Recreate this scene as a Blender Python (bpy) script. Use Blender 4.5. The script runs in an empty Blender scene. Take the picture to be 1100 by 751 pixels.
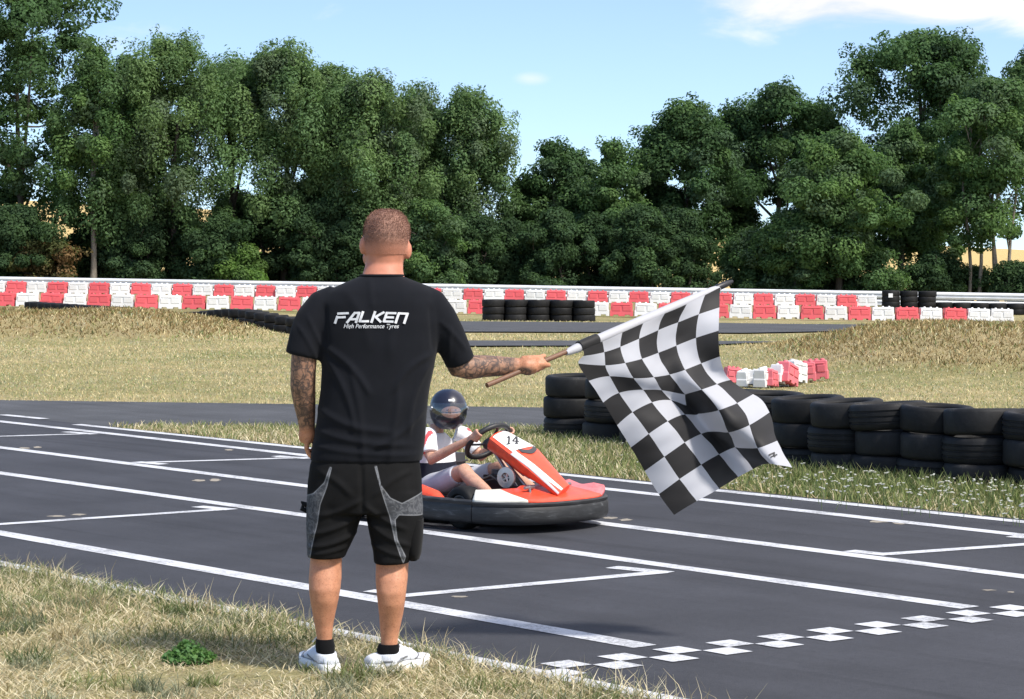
import bpy, bmesh, math, random
import numpy as np
from mathutils import Vector, Matrix, Quaternion, noise
from mathutils.bvhtree import BVHTree

rnd = random.Random(11)
SC = bpy.context.scene
COL = SC.collection
# camera model: level camera 1.6 m above the verge with a shifted lens
F, HZ, CXP, EYE = 2700.0, 280.0, 550.0, 1.6


def P(px, py, Y):
    return Vector(((px - CXP) / F * Y, Y, EYE - (py - HZ) / F * Y))


def G(px, py, z=0.0):
    return P(px, py, F * (EYE - z) / (py - HZ))


def sst(a, b, x):
    t = np.clip((np.asarray(x, float) - a) / (b - a), 0, 1)
    return t * t * (3 - 2 * t)


def terr(X, Y):
    X = np.asarray(X, float); Y = np.asarray(Y, float)
    z = sst(58, 82, Y) * (-0.0165 * X - 0.25) + sst(86, 95, Y) * 0.24
    wob = 0.10 * np.sin(X * 0.9 + 1.3) + 0.07 * np.sin(X * 2.3 + Y * 0.4)
    al = 0.50 * (1 - sst(-8.6, -4.4, X)) * (1 + 0.5 * wob)
    yl = Y - 0.9 * np.sin(X * 0.5)
    z = z + al * sst(47.2, 51.5, yl) * (1 - sst(55.5, 61, yl))
    ar = 0.52 * sst(3.6, 6.6, X) * (1 + 0.6 * wob)
    yr = Y - 0.7 * np.sin(X * 0.7)
    z = z + ar * sst(33.6, 40.0, yr) * (1 - sst(43, 49, yr))
    z = z + sst(118, 330, Y) * (6.2 - 0.034 * np.clip(X, -90, 90))
    return z


def tz(X, Y):
    return float(terr(X, Y))


def GT(px, py):
    z = 0.0
    for _ in range(30):
        p = G(px, py, z)
        z = 0.5 * z + 0.5 * tz(p.x, p.y)
    return G(px, py, z)


# ------------------------------------------------------------------ materials
def new_mat(name):
    m = bpy.data.materials.new(name)
    m.use_nodes = True
    nt = m.node_tree
    b = nt.nodes['Principled BSDF']
    return m, nt, b


def N(nt, typ, **kw):
    n = nt.nodes.new(typ)
    for k, v in kw.items():
        if k.startswith('i_'):
            n.inputs[k[2:].replace('_', ' ')].default_value = v
        else:
            setattr(n, k, v)
    return n


def ramp(nt, fac, stops):
    r = nt.nodes.new('ShaderNodeValToRGB')
    els = r.color_ramp.elements
    while len(els) < len(stops):
        els.new(0.5)
    for e, (p, c) in zip(els, stops):
        e.position = p
        e.color = (c[0], c[1], c[2], 1) if len(c) == 3 else c
    if fac is not None:
        nt.links.new(fac, r.inputs[0])
    return r.outputs[0]


def tex_noise(nt, scale, detail=4, rough=0.6, vec=None, dist=0.0):
    n = nt.nodes.new('ShaderNodeTexNoise')
    n.inputs['Scale'].default_value = scale
    n.inputs['Detail'].default_value = detail
    n.inputs['Roughness'].default_value = rough
    n.inputs['Distortion'].default_value = dist
    if vec is not None:
        nt.links.new(vec, n.inputs['Vector'])
    return n.outputs['Fac']


def mix(nt, fac, a, b, mode='MIX'):
    n = nt.nodes.new('ShaderNodeMix')
    n.data_type = 'RGBA'
    n.blend_type = mode
    for sock, v in ((n.inputs[0], fac), (n.inputs[6], a), (n.inputs[7], b)):
        if isinstance(v, (int, float)):
            sock.default_value = v
        elif isinstance(v, tuple):
            sock.default_value = (v[0], v[1], v[2], 1)
        else:
            nt.links.new(v, sock)
    return n.outputs[2]


def math_n(nt, op, a, b=None, clamp=False):
    n = nt.nodes.new('ShaderNodeMath')
    n.operation = op
    n.use_clamp = clamp
    for s, v in ((n.inputs[0], a), (n.inputs[1], b)):
        if v is None:
            continue
        if isinstance(v, (int, float)):
            s.default_value = v
        else:
            nt.links.new(v, s)
    return n.outputs[0]


def bump(nt, b, height, strength=0.3, dist=0.01):
    n = nt.nodes.new('ShaderNodeBump')
    n.inputs['Strength'].default_value = strength
    n.inputs['Distance'].default_value = dist
    nt.links.new(height, n.inputs['Height'])
    nt.links.new(n.outputs[0], b.inputs['Normal'])


def objco(nt):
    return nt.nodes.new('ShaderNodeTexCoord').outputs['Object']


def geopos(nt):
    return nt.nodes.new('ShaderNodeNewGeometry').outputs['Position']


MAT = {}


def simple(name, col, rough=0.6, metal=0.0, var=0.12, scale=12.0, bmp=0.0, bscale=60.0, spec=None, coat=0.0):
    """plain surface with a little procedural wear in colour and roughness"""
    m, nt, b = new_mat(name)
    v = objco(nt)
    f = tex_noise(nt, scale, 6, 0.65, v)
    lo = tuple(max(0, c * (1 - var)) for c in col)
    hi = tuple(min(1, c * (1 + var)) for c in col)
    nt.links.new(ramp(nt, f, [(0.3, lo), (0.7, hi)]), b.inputs['Base Color'])
    r = math_n(nt, 'MULTIPLY_ADD', f, 0.25)
    r.node.inputs[2].default_value = rough - 0.12
    nt.links.new(r, b.inputs['Roughness'])
    b.inputs['Metallic'].default_value = metal
    if spec is not None:
        b.inputs['Specular IOR Level'].default_value = spec
    if coat:
        b.inputs['Coat Weight'].default_value = coat
    if bmp:
        bump(nt, b, tex_noise(nt, bscale, 4, 0.6, v), bmp, 0.01)
    MAT[name] = m
    return m


# ------------------------------------------------------------------ mesh builder
class MB:
    def __init__(s):
        s.v = []; s.f = []; s.m = []

    def add(s, verts, faces, mi=0):
        o = len(s.v)
        s.v += [Vector(p) for p in verts]
        for f in faces:
            s.f.append(tuple(o + i for i in f)); s.m.append(mi)
        return s

    def box(s, c, size, rot=None, mi=0):
        hx, hy, hz = size[0] / 2, size[1] / 2, size[2] / 2
        vs = [Vector((x * hx, y * hy, z * hz)) for z in (-1, 1) for y in (-1, 1) for x in (-1, 1)]
        if rot is not None:
            vs = [rot @ v for v in vs]
        c = Vector(c)
        return s.add([c + v for v in vs], [(0, 2, 3, 1), (4, 5, 7, 6), (0, 1, 5, 4), (2, 6, 7, 3), (0, 4, 6, 2), (1, 3, 7, 5)], mi)

    def rings(s, rs, mi=0, cap=True, closed=False):
        n = len(rs[0]); o = len(s.v)
        for r in rs:
            s.v += [Vector(p) for p in r]
        k = len(rs)
        for i in range(k if closed else k - 1):
            a = o + i * n; b = o + ((i + 1) % k) * n
            for j in range(n):
                j2 = (j + 1) % n
                s.f.append((a + j, a + j2, b + j2, b + j)); s.m.append(mi)
        if cap and not closed:
            s.f.append(tuple(o + j for j in range(n))[::-1]); s.m.append(mi)
            s.f.append(tuple(o + (k - 1) * n + j for j in range(n))); s.m.append(mi)
        return s

    def tube(s, pts, radii, seg=12, mi=0, cap=True, closed=False, flat=1.0, up=None):
        pts = [Vector(p) for p in pts]
        if isinstance(radii, (int, float)):
            radii = [radii] * len(pts)
        n = len(pts); rs = []; nrm = None
        for i in range(n):
            if closed:
                t = pts[(i + 1) % n] - pts[i - 1]
            else:
                t = pts[min(i + 1, n - 1)] - pts[max(i - 1, 0)]
            t.normalize()
            if nrm is None:
                ref = Vector(up) if up is not None else (Vector((0, 0, 1)) if abs(t.z) < 0.9 else Vector((1, 0, 0)))
                nrm = (ref - t * ref.dot(t)).normalized()
            else:
                nrm = (nrm - t * nrm.dot(t)).normalized()
            bn = t.cross(nrm)
            r = radii[i]
            rs.append([pts[i] + (nrm * math.cos(a) * flat + bn * math.sin(a)) * r for a in (2 * math.pi * k / seg for k in range(seg))])
        return s.rings(rs, mi, cap, closed)

    def ellipsoid(s, c, r, seg=16, ring=10, rot=None, mi=0):
        c = Vector(c); rs = []
        for i in range(1, ring):
            th = math.pi * i / ring
            row = []
            for j in range(seg):
                a = 2 * math.pi * j / seg
                p = Vector((r[0] * math.sin(th) * math.cos(a), r[1] * math.sin(th) * math.sin(a), -r[2] * math.cos(th)))
                if rot is not None:
                    p = rot @ p
                row.append(c + p)
            rs.append(row)
        s.rings(rs, mi, cap=False)
        o = len(s.v)
        for sgn, row in ((-1, 0), (1, len(rs) - 1)):
            p = Vector((0, 0, sgn * r[2]))
            if rot is not None:
                p = rot @ p
            s.v.append(c + p)
            base = o - len(rs) * seg + row * seg
            tip = len(s.v) - 1
            for j in range(seg):
                j2 = (j + 1) % seg
                s.f.append((tip, base + j2, base + j) if sgn < 0 else (tip, base + j, base + j2)); s.m.append(mi)
        return s

    def lathe(s, prof, seg=32, c=(0, 0, 0), rot=None, mi=0, closed=True):
        c = Vector(c); rs = []
        for (r, z) in prof:
            row = []
            for j in range(seg):
                a = 2 * math.pi * j / seg
                p = Vector((r * math.cos(a), r * math.sin(a), z))
                if rot is not None:
                    p = rot @ p
                row.append(c + p)
            rs.append(row)
        return s.rings(rs, mi, cap=not closed, closed=closed)

    def prism(s, poly, z0, z1, mi=0):
        n = len(poly)
        vs = [Vector((p[0], p[1], z0)) for p in poly] + [Vector((p[0], p[1], z1)) for p in poly]
        fs = [tuple(range(n))[::-1], tuple(range(n, 2 * n))] + [(i, (i + 1) % n, n + (i + 1) % n, n + i) for i in range(n)]
        return s.add(vs, fs, mi)

    def mesh(s, name, mats, origin=None, smooth=None, bevel=0.0, bseg=2):
        o = Vector(origin) if origin is not None else Vector((0, 0, 0))
        me = bpy.data.meshes.new(name)
        me.from_pydata([tuple(p - o) for p in s.v], [], s.f)
        me.polygons.foreach_set('material_index', s.m)
        for m in mats:
            me.materials.append(m)
        bm = bmesh.new(); bm.from_mesh(me)
        bmesh.ops.recalc_face_normals(bm, faces=bm.faces)
        if bevel:
            es = [e for e in bm.edges if len(e.link_faces) == 2 and e.calc_face_angle(0) > 0.5]
            bmesh.ops.bevel(bm, geom=es, offset=bevel, segments=bseg, affect='EDGES', clamp_overlap=True)
        bm.to_mesh(me); bm.free()
        if smooth is not None:
            me.polygons.foreach_set('use_smooth', [True] * len(me.polygons))
            me.set_sharp_from_angle(angle=math.radians(smooth))
        me.update()
        return me

    def build(s, name, mats, parent=None, origin=None, smooth=None, bevel=0.0, bseg=2, loc=None):
        if not isinstance(mats, (list, tuple)):
            mats = [mats]
        return link(name, s.mesh(name, mats, origin, smooth, bevel, bseg), parent, loc)


def link(name, me, parent=None, loc=None):
    ob = bpy.data.objects.new(name, me)
    COL.objects.link(ob)
    if parent is not None:
        ob.parent = parent
    if loc is not None:
        ob.location = loc
    return ob


def tag(o, label=None, cat=None, group=None, kind=None):
    if label: o['label'] = label
    if cat: o['category'] = cat
    if group: o['group'] = group
    if kind: o['kind'] = kind
    return o


def empty(name, loc, rz=0.0, label=None, cat=None, group=None):
    o = bpy.data.objects.new(name, None)
    o.empty_display_size = 0.2
    COL.objects.link(o)
    o.location = loc
    o.rotation_euler = (0, 0, rz)
    tag(o, label, cat, group)
    return o


def copy_tree(o, parent=None):
    c = o.copy()
    COL.objects.link(c)
    if parent is not None:
        c.parent = parent
    for ch in list(o.children):
        copy_tree(ch, c)
    return c


def fuse(mb, voxel=0.007, smooth=6, origin=None, name='fused', fac=0.5):
    """union of overlapping shapes as one continuous skin"""
    me = mb.mesh(name + '_src', [], origin)
    ob = link(name + '_src', me)
    r = ob.modifiers.new('r', 'REMESH'); r.mode = 'VOXEL'; r.voxel_size = voxel; r.adaptivity = 0
    sm = ob.modifiers.new('s', 'SMOOTH'); sm.factor = fac; sm.iterations = smooth
    dg = bpy.context.evaluated_depsgraph_get()
    dg.update()
    out = bpy.data.meshes.new_from_object(ob.evaluated_get(dg))
    out.name = name
    bpy.data.objects.remove(ob)
    bpy.data.meshes.remove(me)
    out.polygons.foreach_set('use_smooth', [True] * len(out.polygons))
    return out


def vcoords(me):
    a = np.empty(len(me.vertices) * 3); me.vertices.foreach_get('co', a)
    return a.reshape(-1, 3)


def fcenters(me):
    a = np.empty(len(me.polygons) * 3); me.polygons.foreach_get('center', a)
    return a.reshape(-1, 3)


def vnormals(me):
    a = np.empty(len(me.vertices) * 3); me.vertices.foreach_get('normal', a)
    return a.reshape(-1, 3)


def in_poly(x, z, poly):
    inside = np.zeros(len(x), bool); n = len(poly); j = n - 1
    for i in range(n):
        xi, zi = poly[i]; xj, zj = poly[j]
        c = ((zi > z) != (zj > z)) & (x < (xj - xi) * (z - zi) / (zj - zi + 1e-12) + xi)
        inside ^= c
        j = i
    return inside


ONES = 'first second third fourth fifth sixth seventh eighth ninth tenth eleventh twelfth thirteenth fourteenth fifteenth sixteenth seventeenth eighteenth nineteenth'.split()
TENS = {2: 'twent', 3: 'thirt', 4: 'fort', 5: 'fift'}


def ordinal(n):
    if n < 20:
        return ONES[n - 1]
    t, u = divmod(n, 10)
    return TENS[t] + ('ieth' if u == 0 else 'y-' + ONES[u - 1])


def raw_mesh(name, verts, faces, mats, col=None, smooth=False):
    """fast mesh from numpy arrays (faces all with the same corner count)"""
    me = bpy.data.meshes.new(name)
    nv = len(verts); nf, k = faces.shape
    me.vertices.add(nv); me.vertices.foreach_set('co', np.asarray(verts, np.float32).ravel())
    me.loops.add(nf * k); me.loops.foreach_set('vertex_index', faces.astype(np.int32).ravel())
    me.polygons.add(nf)
    me.polygons.foreach_set('loop_start', np.arange(0, nf * k, k, dtype=np.int32))
    if smooth:
        me.polygons.foreach_set('use_smooth', np.ones(nf, bool))
    me.update(calc_edges=True)
    for m in mats:
        me.materials.append(m)
    if col is not None:
        at = me.color_attributes.new('Col', 'FLOAT_COLOR', 'POINT')
        c4 = np.ones((nv, 4), np.float32); c4[:, :3] = col
        at.data.foreach_set('color', c4.ravel())
    me.validate()
    return me
# ================================================================== setting: materials
def mat_asphalt(name, base, seed):
    m, nt, b = new_mat(name)
    v = geopos(nt)
    fine = tex_noise(nt, 160, 3, 0.7, v)
    med = tex_noise(nt, 1.1 + seed * 0.2, 5, 0.6, v)
    tdv, ndv = (-0.61, 0.79, 0), (0.79, 0.61, 0)      # along and across the track
    def dotv(d):
        q = nt.nodes.new('ShaderNodeVectorMath'); q.operation = 'DOT_PRODUCT'
        nt.links.new(v, q.inputs[0]); q.inputs[1].default_value = d
        return q.outputs['Value']
    cx_ = nt.nodes.new('ShaderNodeCombineXYZ')
    nt.links.new(math_n(nt, 'MULTIPLY', dotv(tdv), 0.10), cx_.inputs[0]); nt.links.new(math_n(nt, 'MULTIPLY', dotv(ndv), 1.5), cx_.inputs[1])
    st = tex_noise(nt, 1.3, 5, 0.65, cx_.outputs[0], 0.3)
    cy_ = nt.nodes.new('ShaderNodeCombineXYZ')
    nt.links.new(math_n(nt, 'MULTIPLY', dotv((-0.66, 0.75, 0)), 0.13), cy_.inputs[0]); nt.links.new(math_n(nt, 'MULTIPLY', dotv((0.75, 0.66, 0)), 6.0), cy_.inputs[1])
    rub = ramp(nt, tex_noise(nt, 1.0, 3, 0.5, cy_.outputs[0], 0.2), [(0.60, (1, 1, 1)), (0.70, (0.74,) * 3)])
    agg = tex_noise(nt, 60, 4, 0.8, v)
    pits = ramp(nt, tex_noise(nt, 24, 6, 0.8, v), [(0.28, (0.72,) * 3), (0.46, (1, 1, 1)), (0.66, (1.08,) * 3), (0.78, (1.35,) * 3)])
    c1 = ramp(nt, fine, [(0.3, tuple(c * 0.72 for c in base)), (0.62, tuple(c * 1.12 for c in base)), (0.8, tuple(c * 2.0 for c in base))])
    c2 = mix(nt, 1.0, c1, ramp(nt, med, [(0.3, (0.80,) * 3), (0.7, (1.2,) * 3)]), 'MULTIPLY')
    c3 = mix(nt, 1.0, c2, ramp(nt, st, [(0.35, (0.82,) * 3), (0.65, (1.14,) * 3)]), 'MULTIPLY')
    c3 = mix(nt, 1.0, mix(nt, 1.0, c3, rub, 'MULTIPLY'), pits, 'MULTIPLY')
    nt.links.new(c3, b.inputs['Base Color'])
    b.inputs['Roughness'].default_value = 0.82
    b.inputs['Specular IOR Level'].default_value = 0.35
    bump(nt, b, math_n(nt, 'ADD', fine, agg), 0.45, 0.006)
    MAT[name] = m
    return m


mat_asphalt('asphalt', (0.043, 0.0445, 0.053), 0)
mat_asphalt('asphalt_old', (0.068, 0.070, 0.076), 1)


def mat_paint(name, col, wear=0.35):
    m, nt, b = new_mat(name)
    v = geopos(nt)
    f = tex_noise(nt, 55, 5, 0.75, v)
    g = tex_noise(nt, 3.0, 3, 0.6, v)
    k = math_n(nt, 'ADD', math_n(nt, 'MULTIPLY', f, 0.7), math_n(nt, 'MULTIPLY', g, 0.5))
    dark = tuple(c * 0.45 + 0.03 for c in col)
    nt.links.new(ramp(nt, k, [(wear, dark), (wear + 0.07, tuple(c * 0.9 for c in col)), (0.8, col)]), b.inputs['Base Color'])
    b.inputs['Roughness'].default_value = 0.7
    bump(nt, b, f, 0.2, 0.003)
    MAT[name] = m


mat_paint('road_paint', (0.60, 0.61, 0.64), 0.52)
mat_paint('worn_paint', (0.33, 0.29, 0.23), 0.5)


def mat_ground():
    m, nt, b = new_mat('dry_grass_ground')
    v = geopos(nt)
    sx = nt.nodes.new('ShaderNodeSeparateXYZ'); nt.links.new(v, sx.inputs[0])
    big = tex_noise(nt, 0.16, 4, 0.6, v)
    mid = tex_noise(nt, 1.3, 5, 0.65, v, 0.6)
    fine = tex_noise(nt, 14, 5, 0.75, v)
    vfine = tex_noise(nt, 60, 3, 0.7, v)
    straw = ramp(nt, fine, [(0.3, (0.25, 0.20, 0.105)), (0.55, (0.42, 0.35, 0.19)), (0.8, (0.54, 0.47, 0.29))])
    green = ramp(nt, fine, [(0.3, (0.12, 0.125, 0.045)), (0.6, (0.23, 0.225, 0.09)), (0.8, (0.34, 0.32, 0.15))])
    soil = ramp(nt, vfine, [(0.3, (0.26, 0.205, 0.135)), (0.7, (0.45, 0.37, 0.25))])
    gmask = ramp(nt, math_n(nt, 'ADD', math_n(nt, 'MULTIPLY', big, 0.5), math_n(nt, 'MULTIPLY', mid, 0.5)), [(0.42, (0, 0, 0)), (0.58, (1, 1, 1))])
    c = mix(nt, gmask, straw, green)
    # bare trodden soil close to the camera and on the mounds
    bare = ramp(nt, mid, [(0.52, (0, 0, 0)), (0.64, (1, 1, 1))])
    c = mix(nt, math_n(nt, 'MULTIPLY', bare, 0.6), c, soil)
    md = nt.nodes.new('ShaderNodeMapRange'); md.inputs[1].default_value = 0.02; md.inputs[2].default_value = 0.2
    nt.links.new(sx.outputs[2], md.inputs[0])
    c = mix(nt, math_n(nt, 'MULTIPLY', md.outputs[0], mid, True), c, (0.37, 0.285, 0.16))
    # ripe cereal field beyond the trees
    fm = nt.nodes.new('ShaderNodeMapRange'); fm.inputs[1].default_value = 118; fm.inputs[2].default_value = 126
    nt.links.new(sx.outputs[1], fm.inputs[0])
    wheat = ramp(nt, fine, [(0.3, (0.46, 0.33, 0.13)), (0.7, (0.62, 0.47, 0.22))])
    c = mix(nt, fm.outputs[0], c, wheat)
    nt.links.new(c, b.inputs['Base Color'])
    b.inputs['Roughness'].default_value = 0.95
    b.inputs['Specular IOR Level'].default_value = 0.1
    hgt = math_n(nt, 'ADD', fine, math_n(nt, 'MULTIPLY', mid, 2.0))
    bump(nt, b, hgt, 0.7, 0.06)
    MAT['ground'] = m


mat_ground()


def mat_leafy(name, attr_gain=1.0, rough=0.6, transl=0.3):
    m, nt, b = new_mat(name)
    a = nt.nodes.new('ShaderNodeAttribute'); a.attribute_name = 'Col'
    nt.links.new(a.outputs['Color'], b.inputs['Base Color'])
    b.inputs['Roughness'].default_value = rough
    b.inputs['Specular IOR Level'].default_value = 0.12
    t = nt.nodes.new('ShaderNodeBsdfTranslucent')
    g = nt.nodes.new('ShaderNodeMix'); g.data_type = 'RGBA'; g.blend_type = 'MULTIPLY'; g.inputs[0].default_value = 1
    nt.links.new(a.outputs['Color'], g.inputs[6]); g.inputs[7].default_value = (1.1, 1.22, 0.85, 1)
    nt.links.new(g.outputs[2], t.inputs['Color'])
    ms = nt.nodes.new('ShaderNodeMixShader'); ms.inputs[0].default_value = transl
    out = nt.nodes['Material Output']
    nt.links.new(b.outputs[0], ms.inputs[1]); nt.links.new(t.outputs[0], ms.inputs[2])
    nt.links.new(ms.outputs[0], out.inputs['Surface'])
    MAT[name] = m


mat_leafy('leaves', rough=0.8, transl=0.42)
mat_leafy('grass_blades', rough=0.75, transl=0.25)


# ================================================================== ground sheet
def axis(segs):
    out = []
    for a, b, n in segs:
        out += list(np.linspace(a, b, n, endpoint=False))
    out.append(segs[-1][1])
    return np.array(out)


gx = axis([(-1500, -120, 12), (-120, -26, 24), (-26, 26, 105), (26, 120, 24), (120, 1500, 12)])
gy = axis([(-60, 0, 8), (0, 30, 30), (30, 64, 69), (64, 120, 48), (120, 340, 30), (340, 3000, 14)])
XX, YY = np.meshgrid(gx, gy)
ZZ = terr(XX, YY)
nx, ny = len(gx), len(gy)
idx = np.arange(nx * ny).reshape(ny, nx)
fq = np.stack([idx[:-1, :-1], idx[:-1, 1:], idx[1:, 1:], idx[1:, :-1]], -1).reshape(-1, 4)
ground = link('ground', raw_mesh('ground', np.stack([XX, YY, ZZ], -1).reshape(-1, 3), fq, [MAT['ground']], smooth=True))
tag(ground, 'dry yellow green grass ground with low mounds around the kart track', kind='structure')


# ================================================================== roads and markings
def sheet(name, pts, z, mat, label):
    mb = MB(); mb.add([(p[0], p[1], z) for p in pts], [tuple(range(len(pts)))])
    o = mb.build(name, mat)
    return tag(o, label, kind='structure')


E0, E1 = G(0, 607), G(600, 729)         # near edge line
D0, D1 = G(80, 457), G(1100, 562)       # far edge line
te = (E0 - E1).normalized(); td = (D0 - D1).normalized()
ne = Vector((te.y, -te.x, 0))
if ne.y > 0: ne = -ne                   # towards the camera verge
nd = -Vector((td.y, -td.x, 0))
if nd.y < 0: nd = -nd
road_near = [E0 + te * 9 + ne * 0.10, E1 - te * 9 + ne * 0.10]
road_far = [D1 - td * 9 + nd * 0.12, D0 + td * 9 + nd * 0.12]
sheet('second_road', [G(-260, 427), G(0, 430), G(580, 438), G(1300, 448), G(1300, 464), G(583, 462), G(330, 461), G(140, 459), G(60, 462), G(-60, 470), G(-300, 470)], 0.004,
      MAT['asphalt_old'], 'older grey asphalt track behind the grass triangle')
sheet('main_road', road_near + road_far, 0.008, MAT['asphalt'], 'dark asphalt start straight crossing the picture')


def on_terrain(name, top, bot, mat, dz, label, zc, n=40):
    """far asphalt strip between two pixel polylines, laid on the terrain"""
    def samp(pl, t, zc):
        xs = [p[0] for p in pl]; x = xs[0] + (xs[-1] - xs[0]) * t
        return G(x, float(np.interp(x, xs, [p[1] for p in pl])), zc)
    mb = MB(); rows = 5
    a = [samp(top, i / n, zc[0]) for i in range(n + 1)]; b = [samp(bot, i / n, zc[1]) for i in range(n + 1)]
    vs = []
    for i in range(n + 1):
        for j in range(rows + 1):
            p = a[i].lerp(b[i], j / rows)
            vs.append((p.x, p.y, tz(p.x, p.y) + dz))
    fs = [(i * (rows + 1) + j, (i + 1) * (rows + 1) + j, (i + 1) * (rows + 1) + j + 1, i * (rows + 1) + j + 1) for i in range(n) for j in range(rows)]
    mb.add(vs, fs)
    return tag(mb.build(name, mat), label, kind='structure')


on_terrain('middle_track', [(322, 367), (740, 367.6), (870, 368.6)], [(322, 373.5), (740, 372.6), (870, 369)], MAT['asphalt_old'], 0.03, 'narrow far strip of grey asphalt track in the grass', (0.0, 0.0))
on_terrain('far_track', [(300, 347), (640, 347.5), (740, 342.5), (985, 349.5)], [(300, 357), (640, 358), (800, 359), (900, 357), (985, 351.5)], MAT['asphalt_old'], 0.03,
           'far grey asphalt track in front of the striped barriers', (-0.14, 0.0))

mk = MB()       # all painted lines are one sheet of paint on the road
LZ = 0.0105
lift = [0.0]


def ribbon(p, q, w, mb=mk):
    p, q = Vector(p), Vector(q)
    t = (q - p).normalized(); n = Vector((-t.y, t.x, 0)) * w / 2
    lift[0] += 0.00004
    z = LZ + lift[0]
    k = max(1, int((q - p).length / 0.5)); vs = []; fs = []
    for i in range(k + 1):
        c = p.lerp(q, i / k); j = 1 + rnd.uniform(-0.04, 0.04)
        vs += [(c.x + n.x * j, c.y + n.y * j, z), (c.x - n.x * j, c.y - n.y * j, z)]
    for i in range(k):
        fs.append((2 * i, 2 * i + 1, 2 * i + 3, 2 * i + 2))
    mb.add(vs, fs)


def ext(a, b, ea, eb):
    a, b = G(*a), G(*b); t = (b - a).normalized()
    return a - t * ea, b + t * eb


for a, b, ea, eb, w in [((0, 574.3), (693, 697), 6, 0, 0.135), ((0, 509.5), (1042, 655), 6, 0, 0.125), ((0, 481.8), (1100, 621.5), 6, 4, 0.13),
                        ((0, 453.7), (1100, 577), 2, 4, 0.125), ((82, 457), (1100, 562.5), 0, 5, 0.12), ((0, 607), (600, 729.5), 6, 5, 0.10),
                        ((2, 446.5), (48, 451), 0, 0, 0.12)]:
    p, q = ext(a, b, ea, eb)
    ribbon(p, q, w)
# kart start bays: a cross bar and a short return along the lane
for c0, c1, s0, s1 in [((-160, 575.5), (243, 548.7), (249, 549.2), (212, 545.7)), ((152, 498.2), (330, 492.9), (146, 497.6), (176, 500.2)),
                       ((-120, 473.5), (99, 467), (102, 467.6), (70, 465)), ((398, 645.5), (712, 616.6), (718, 617.4), (657, 611.3)),
                       ((950, 597.4), (1190, 580.5), (912, 593.6), (955, 598.2)), ((296, 492.3), (330, 493), (296, 491.2), (331, 494)),
                       ((1090, 578.5), (1115, 580.5), (1085, 578), (1110, 580))]:
    ribbon(G(*c0), G(*c1), 0.10)
    ribbon(G(*s0), G(*s1), 0.11)
ribbon(G(396, 636.8), G(412, 638.2), 0.10)
# chequered finish line: two rows of squares across the track
fin0 = G(608, 716.3)
rdir = (G(1040, 661.2) - fin0).normalized(); tdir = Vector((-rdir.y, rdir.x, 0))
SQ = (G(1040, 661.2) - fin0).length / 16.0
for k in range(0, 30):
    c = fin0 + rdir * (SQ * 2 * k)
    for dr, dt in ((0, 0), (-1, -1)):
        o = c + rdir * SQ * dr + tdir * SQ * dt
        h = SQ * 0.495
        lift[0] += 0.00001
        mk.add([(o + rdir * sx * h + tdir * sy * h).to_tuple()[:2] + (LZ + lift[0],) for sx, sy in ((-1, -1), (1, -1), (1, 1), (-1, 1))], [(0, 1, 2, 3)])
tag(mk.build('road_markings', MAT['road_paint']), 'white lane lines, start bays and chequered finish line on the asphalt', kind='structure')
wk = MB()
for (x, y, w, h) in [(26, 482.5, 16, 2), (40, 481.5, 12, 2), (214, 517.5, 16, 2.5), (231, 517, 14, 3), (60, 556, 20, 2), (84, 554.5, 20, 2), (944, 562, 22, 3), (966, 563.5, 18, 3), (655, 558, 18, 3), (672, 560, 16, 3), (246, 484.5, 12, 2), (494, 643, 20, 2),
                     (1062, 636, 16, 1.6), (1086, 638, 9, 1.6)]:
    n = 14; ring = []
    for i in range(n):
        a = 2 * math.pi * i / n; k = rnd.uniform(0.55, 1.1)
        p = G(x + math.cos(a) * w / 2 * k, y + math.sin(a) * h / 2 * k)
        ring.append((p.x, p.y, 0.0098))
    wk.add(ring, [tuple(range(n))])
tag(wk.build('worn_road_markings', MAT['worn_paint']), 'faded beige paint remains on the asphalt', kind='structure')
# ================================================================== barriers
def mat_plastic(name, col):
    m, nt, b = new_mat(name)
    v = objco(nt)
    oi = nt.nodes.new('ShaderNodeObjectInfo')
    f = tex_noise(nt, 5, 5, 0.7, v)
    geo = geopos(nt)
    g = tex_noise(nt, 0.9, 3, 0.6, geo)
    c = mix(nt, ramp(nt, f, [(0.5, (0, 0, 0)), (0.75, (0.55,) * 3)]), col, tuple(c * 0.7 + 0.06 for c in col))
    c = mix(nt, 1.0, c, ramp(nt, oi.outputs['Random'], [(0.0, (0.86, 0.86, 0.86)), (1.0, (1, 1, 1))]), 'MULTIPLY')
    c = mix(nt, 1.0, c, ramp(nt, g, [(0.3, (0.9, 0.89, 0.87)), (0.7, (1, 1, 1))]), 'MULTIPLY')
    nt.links.new(c, b.inputs['Base Color'])
    b.inputs['Roughness'].default_value = 0.45
    MAT[name] = m


mat_plastic('white_plastic', (0.82, 0.82, 0.82))
mat_plastic('red_plastic', (0.78, 0.12, 0.14))
mat_plastic('faded_red_plastic', (0.72, 0.16, 0.19))
simple('dark_hole', (0.03, 0.03, 0.03), 0.9)


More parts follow.
